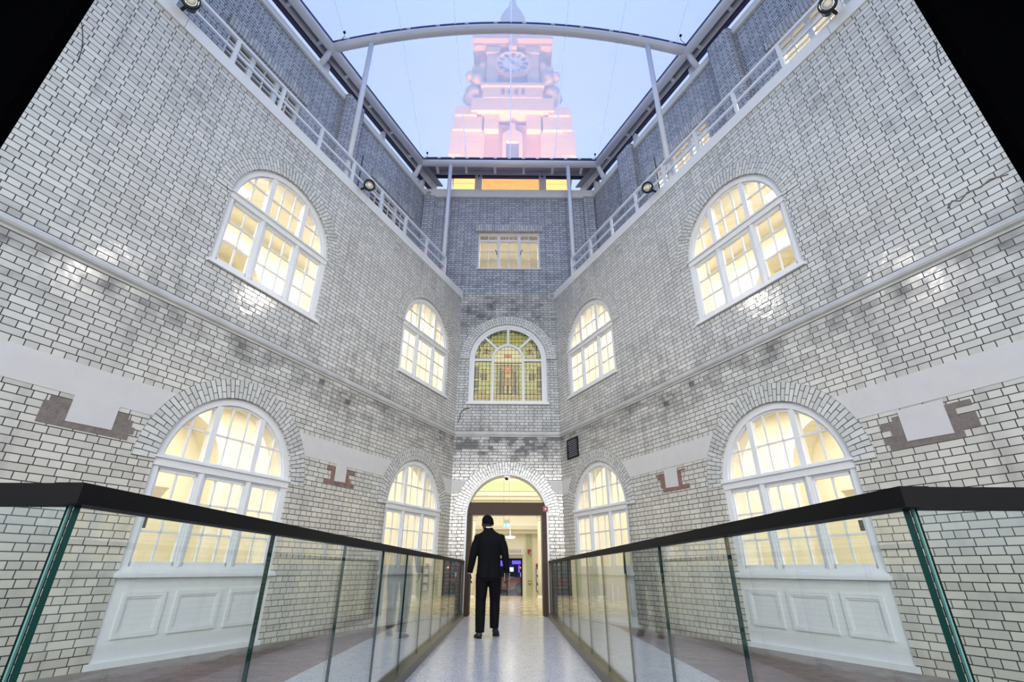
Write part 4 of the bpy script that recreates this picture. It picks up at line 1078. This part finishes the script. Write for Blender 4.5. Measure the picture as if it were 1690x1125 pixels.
# curved pediment and cornice over the clock
pts = [(-3.1, 38.6)]+[(-3.1*math.cos(PI*i/24), 39.3+1.5*math.sin(PI*i/24)) for i in range(25)]+[(3.1, 38.6)]
MB(TT).poly(pts, -.3, 6.6).build('pediment', M['tower_stone'], tw)
tb(-3.2, 3.2, -.7, 6.9, 38.9, 39.4).build('pediment_cornice', M['tower_stone'], tw)
tb(-.3, .3, -.75, .5, 37.9, 40.4).build('keystone', M['tower_stone'], tw)
for sg in (-1, 1): tb(sg*1.0, sg*2.1, -.36, .0, 37.7, 38.35).build('panel_arch', M['tower_stone'], tw)
m = MB(lambda p: TT((p[0], p[1]+3, p[2]))); m.lathe([(2.9, 40.3), (2.7, 42), (1.8, 44.2), (1.35, 45.6), (1.2, 46.2), (1.2, 47.2), (.98, 47.4), (.92, 48.1), (.66, 48.4), (.56, 49.0), (.40, 49.3), (.34, 50.1), (.22, 50.5), (.2, 51.0), (.03, 51.4)], seg=16)
m.build('lantern', M['tower_stone'], tw)
for sg in (-1, 1):
    MB(TT).lathe([(.25, 40.2), (.3, 41.0), (.2, 41.3), (.28, 41.6), (.05, 42.2)], (sg*2.0, .5, 0), 10).build('finial', M['tower_stone'], tw)
# niche window
m = MB(TT).poly([(-.72, 26), (.72, 26), (.72, 29.0), (.45, 29.3), (.2, 29.5), (.2, 30.1), (-.2, 30.1), (-.2, 29.5), (-.45, 29.3), (-.72, 29.0)], -.1, .3, [[(-.45, 26.3), (.45, 26.3), (.45, 28.3), (-.45, 28.3)]]); m.build('niche_surround', M['tower_stone'], tw)
tb(-.45, .45, .1, .28, 26.3, 28.3).build('niche_window', M['tower_dark'], tw)
# small camera pole on the roof behind the clerestory
t = empty('roof_pole', (2.72, 13.4, 11.6), 'white pole with a red and white arm behind the far right roof glazing', 'pole')
MB().tube([(2.72, 13.4, 11.6), (2.72, 13.4, 13.5)], .03, 8).build('pole', M['white'], t)
MB().box(2.60, 2.78, 13.35, 13.45, 13.5, 13.56).build('head', M['white'], t)
MB().tube([(2.78, 13.4, 13.42), (2.95, 13.4, 13.32), (3.2, 13.4, 13.28)], .02, 6).build('arm', M['red'], t)

# ------------------------------------------------------------------ the man walking away
PX, PY = -.275, 8.62
def TP(p): return Vector((PX+p[0]*1.12, PY+p[1], p[2]))
def ringpts(c, rx, ry, tilt=None, n=20, e=2.3):
    c = Vector(c); out = []
    for k in range(n):
        a = 2*PI*k/n; ca, sa = math.cos(a), math.sin(a)
        x = math.copysign(abs(ca)**(2/e), ca)*rx; y = math.copysign(abs(sa)**(2/e), sa)*ry
        v = Vector((x, y, 0))
        if tilt: v = tilt @ v
        out.append(c+v)
    return out
def limb(mb, pts, n=16):
    """pts: (x,y,z,rx,ry) down a limb"""
    rings = []
    for i, p in enumerate(pts):
        a = Vector(pts[max(i-1, 0)][:3]); b = Vector(pts[min(i+1, len(pts)-1)][:3])
        q = (b-a).normalized().to_track_quat('-Z', 'Y').to_matrix()
        q = Vector((0, 0, -1)).rotation_difference((b-a).normalized()).to_matrix()
        rings.append(ringpts(p[:3], p[3], p[4], q, n, 2.0))
    mb.loft(rings)
def remesh(o, vs, sm=4):
    r = o.modifiers.new('remesh', 'REMESH'); r.mode = 'VOXEL'; r.voxel_size = vs; r.use_smooth_shade = True
    if sm: s = o.modifiers.new('smooth', 'SMOOTH'); s.factor = .5; s.iterations = sm
man = empty('person', (PX, PY, 0), 'man in a black suit walking away along the walkway towards the door', 'person')
b = MB(TP)
# head turned slightly left, neck, torso, limbs in one surface
hr = Matrix.Rotation(math.radians(22), 3, 'Z')
HC = Vector((-.035, .035, 1.655))
def hd(c, r, seg=14, rg=10): b.ell(HC+hr@(Vector(c)*1.07), tuple(q*1.09 for q in r), hr, seg, rg)
hd((0, 0, .02), (.076, .095, .098)); hd((0, .02, -.045), (.062, .075, .07)); hd((0, .055, -.075), (.042, .04, .035))
hd((0, .098, -.012), (.012, .02, .022)); hd((0, .108, -.022), (.016, .014, .010))
hd((0, .085, .02), (.055, .02, .012)); hd((0, .092, -.052), (.024, .012, .006)); hd((0, .09, -.062), (.022, .012, .006))
for sg in (-1, 1):
    hd((sg*.078, -.002, -.008), (.010, .018, .032)); hd((sg*.082, -.012, .0), (.007, .016, .022)); hd((sg*.028, .083, .008), (.012, .01, .008)); hd((sg*.045, .06, -.03), (.02, .02, .018))
limb(b, [(-.03, .0, 1.60, .056, .06), (-.02, -.01, 1.52, .058, .064), (-.01, -.01, 1.47, .075, .07)])
b.loft([ringpts((0, 0, z), rx, ry) for z, rx, ry in ((.83, .14, .10), (.95, .155, .115), (1.08, .14, .10), (1.25, .165, .11), (1.40, .18, .105), (1.47, .11, .08))])
ARM = {-1: [(-.18, -.01, 1.42), (-.232, -.03, 1.16), (-.275, .02, .90)], 1: [(.18, -.01, 1.42), (.235, -.03, 1.16), (.262, .0, .90)]}
for sg in (-1, 1):
    A, E_, W_ = ARM[sg]; mid = lambda p, q, t: tuple(p[i]*(1-t)+q[i]*t for i in range(3))
    limb(b, [(*A, .052, .055), (*mid(A, E_, .5), .046, .05), (*E_, .038, .04), (*mid(E_, W_, .3), .038, .04), (*W_, .024, .03)])
    # palm and five curled fingers
    wx, wy, wz = W_
    limb(b, [(wx, wy, wz+.01, .02, .028), (wx, wy+.004, wz-.03, .016, .036), (wx-sg*.004, wy+.008, wz-.075, .015, .04), (wx-sg*.006, wy+.008, wz-.088, .012, .036)], 12)
    for k, (oy, L) in enumerate(((.030, .068), (.010, .078), (-.010, .072), (-.028, .056))):
        x0, y0, z0_ = wx-sg*.004, wy+.008+oy, wz-.082
        pts = [(x0, y0, z0_, .0085, .0085), (x0-sg*.004, y0+.004, z0_-L*.42, .008, .008), (x0-sg*.016, y0+.006, z0_-L*.75, .0072, .0072), (x0-sg*.032, y0+.006, z0_-L*.93, .0062, .0062)]
        limb(b, pts, 8)
    limb(b, [(wx-sg*.006, wy+.03, wz-.03, .011, .012), (wx-sg*.014, wy+.052, wz-.058, .010, .010), (wx-sg*.022, wy+.058, wz-.09, .008, .008)], 8)
LEG = {-1: [(-.088, .0, .90), (-.108, .03, .50), (-.105, -.06, .09)], 1: [(.088, .0, .90), (.092, .10, .50), (.088, .08, .135)]}
for sg in (-1, 1):
    H_, K, A = LEG[sg]
    limb(b, [(*H_, .085, .09), (*mid(H_, K, .5), .07, .075), (*K, .052, .056), (*mid(K, A, .35), .05, .054), (*A, .034, .038)])
body = b.build('body', M['skin'], man); remesh(body, .0055, 3)
# cropped hair
h = MB(TP); rings = []
for i in range(1, 9):
    t_ = PI*.56*i/8; ring = []
    for k in range(20):
        a = 2*PI*k/20; fr = math.sin(a)
        p = Vector((.079*math.sin(t_)*math.cos(a), .098*math.sin(t_)*math.sin(a)-.004, .101*math.cos(t_)+.022+(.03*max(0, fr)*math.sin(t_))-(.02*max(0, -fr)*math.sin(t_)**2)))
        ring.append(HC+hr@(p*1.09))
    rings.append(ring)
h.loft(rings).build('hair', M['hairm'], man)
# jacket
j = MB(TP)
j.loft([ringpts((dx, dy, z), rx, ry, e=2.5) for z, rx, ry, dx, dy in ((.815, .178, .135, 0, -.005), (.90, .178, .138, 0, -.005), (1.02, .168, .128, 0, -.005), (1.15, .165, .122, 0, -.01), (1.28, .180, .128, 0, -.012), (1.38, .190, .125, 0, -.012), (1.435, .182, .118, 0, -.01), (1.485, .158, .105, -.003, -.008), (1.515, .105, .088, -.008, -.004), (1.55, .074, .074, -.014, 0), (1.582, .064, .068, -.018, .0))])
for sg in (-1, 1):
    A, E_, W_ = ARM[sg]
    j.ell((sg*.166, -.01, 1.432), (.064, .08, .052))
    limb(j, [(A[0]-sg*.01, A[1], A[2]+.0, .05, .065), (A[0]+sg*.012, A[1], A[2]-.08, .063, .075), (*mid(A, E_, .6), .064, .072), (E_[0], E_[1], E_[2], .055, .062), (*mid(E_, W_, .5), .05, .056), (W_[0], W_[1], W_[2]+.02, .043, .05), (W_[0], W_[1], W_[2]-.005, .042, .049)])
jk = j.build('jacket', M['suit'], man); remesh(jk, .008, 3)
lf = MB(TP).poly([(.0, .83), (.006, .83), (.006, 1.02), (.0, 1.02)], -.15, -.142); lf.build('jacket_vent', M['hairm'], jk)
k_ = MB(TP); rings = [[Vector(p) for p in ringpts((-.018, -.004, z), r, r*1.05, None, 20, 2)] for z, r in ((1.565, .063), (1.58, .062), (1.592, .0605))]
k_.loft(rings).build('shirt_collar', M['shirt'], man)
for sg in (-1,):
    W_ = ARM[sg][2]; c_ = MB(TP); limb(c_, [(W_[0], W_[1], W_[2], .034, .041), (W_[0], W_[1], W_[2]-.010, .034, .041)], 14); c_.build('shirt_cuff', M['shirt'], man)
# trousers
tr = MB(TP)
tr.loft([ringpts((0, 0, z), rx, ry) for z, rx, ry in ((1.0, .15, .115), (.92, .165, .125), (.84, .168, .128), (.78, .15, .12))])
for sg in (-1, 1):
    H_, K, A = LEG[sg]
    limb(tr, [(H_[0], H_[1], H_[2]-.02, .098, .115), (*mid(H_, K, .35), .094, .105), (*mid(H_, K, .7), .083, .09), (*K, .074, .082), (*mid(K, A, .4), .072, .078), (*mid(K, A, .8), .066, .074), (A[0], A[1]+.0, A[2]-.015, .062, .076)])
to = tr.build('trousers', M['suit'], man); remesh(to, .009, 3)
# shoes: left flat, right rolling onto its toe
def shoe(cx_, cy_, cz_, pitch, yaw, nm):
    q = Matrix.Rotation(yaw, 3, 'Z') @ Matrix.Rotation(pitch, 3, 'X')
    F1 = lambda p: TP(Vector((cx_, cy_, cz_))+q@Vector(p))
    s_ = MB(F1); prof = [(-.085, .030, .072, .034), (-.07, .038, .088, .038), (-.03, .040, .092, .04), (.02, .041, .075, .04), (.07, .046, .058, .034), (.12, .048, .045, .026), (.16, .042, .036, .02), (.185, .022, .026, .012)]
    rings = []
    for y, hw, top, _ in prof:
        rings.append([Vector((hw*math.cos(2*PI*k/16), y, .014+(top-.014)*(.5+.5*math.sin(2*PI*k/16)))) for k in range(16)])
    s_.loft(rings)
    o = s_.build('shoe', M['shoeblack'], man)
    sl = MB(F1); out = [(-.03, -.08), (.03, -.08), (.038, -.04), (.034, .02), (.046, .08), (.048, .13), (.036, .17), (.012, .192), (-.012, .192), (-.036, .17), (-.048, .13), (-.046, .08), (-.034, .02), (-.038, -.04)]
    vs = [(x, y, 0) for x, y in out]+[(x, y, .016) for x, y in out]; k = len(out)
    sl.add(vs, [tuple(range(k)), tuple(range(k, 2*k))]+[(i, (i+1) % k, (i+1) % k+k, i+k) for i in range(k)])
    sl.box(-.03, .03, -.08, -.02, -.001, .016)
    sl.build('sole', M['sole'], o)
shoe(-.118, -.055, .0, 0, math.radians(12), 'left')
shoe(.103, .098, .062, math.radians(-28), math.radians(-5), 'right')
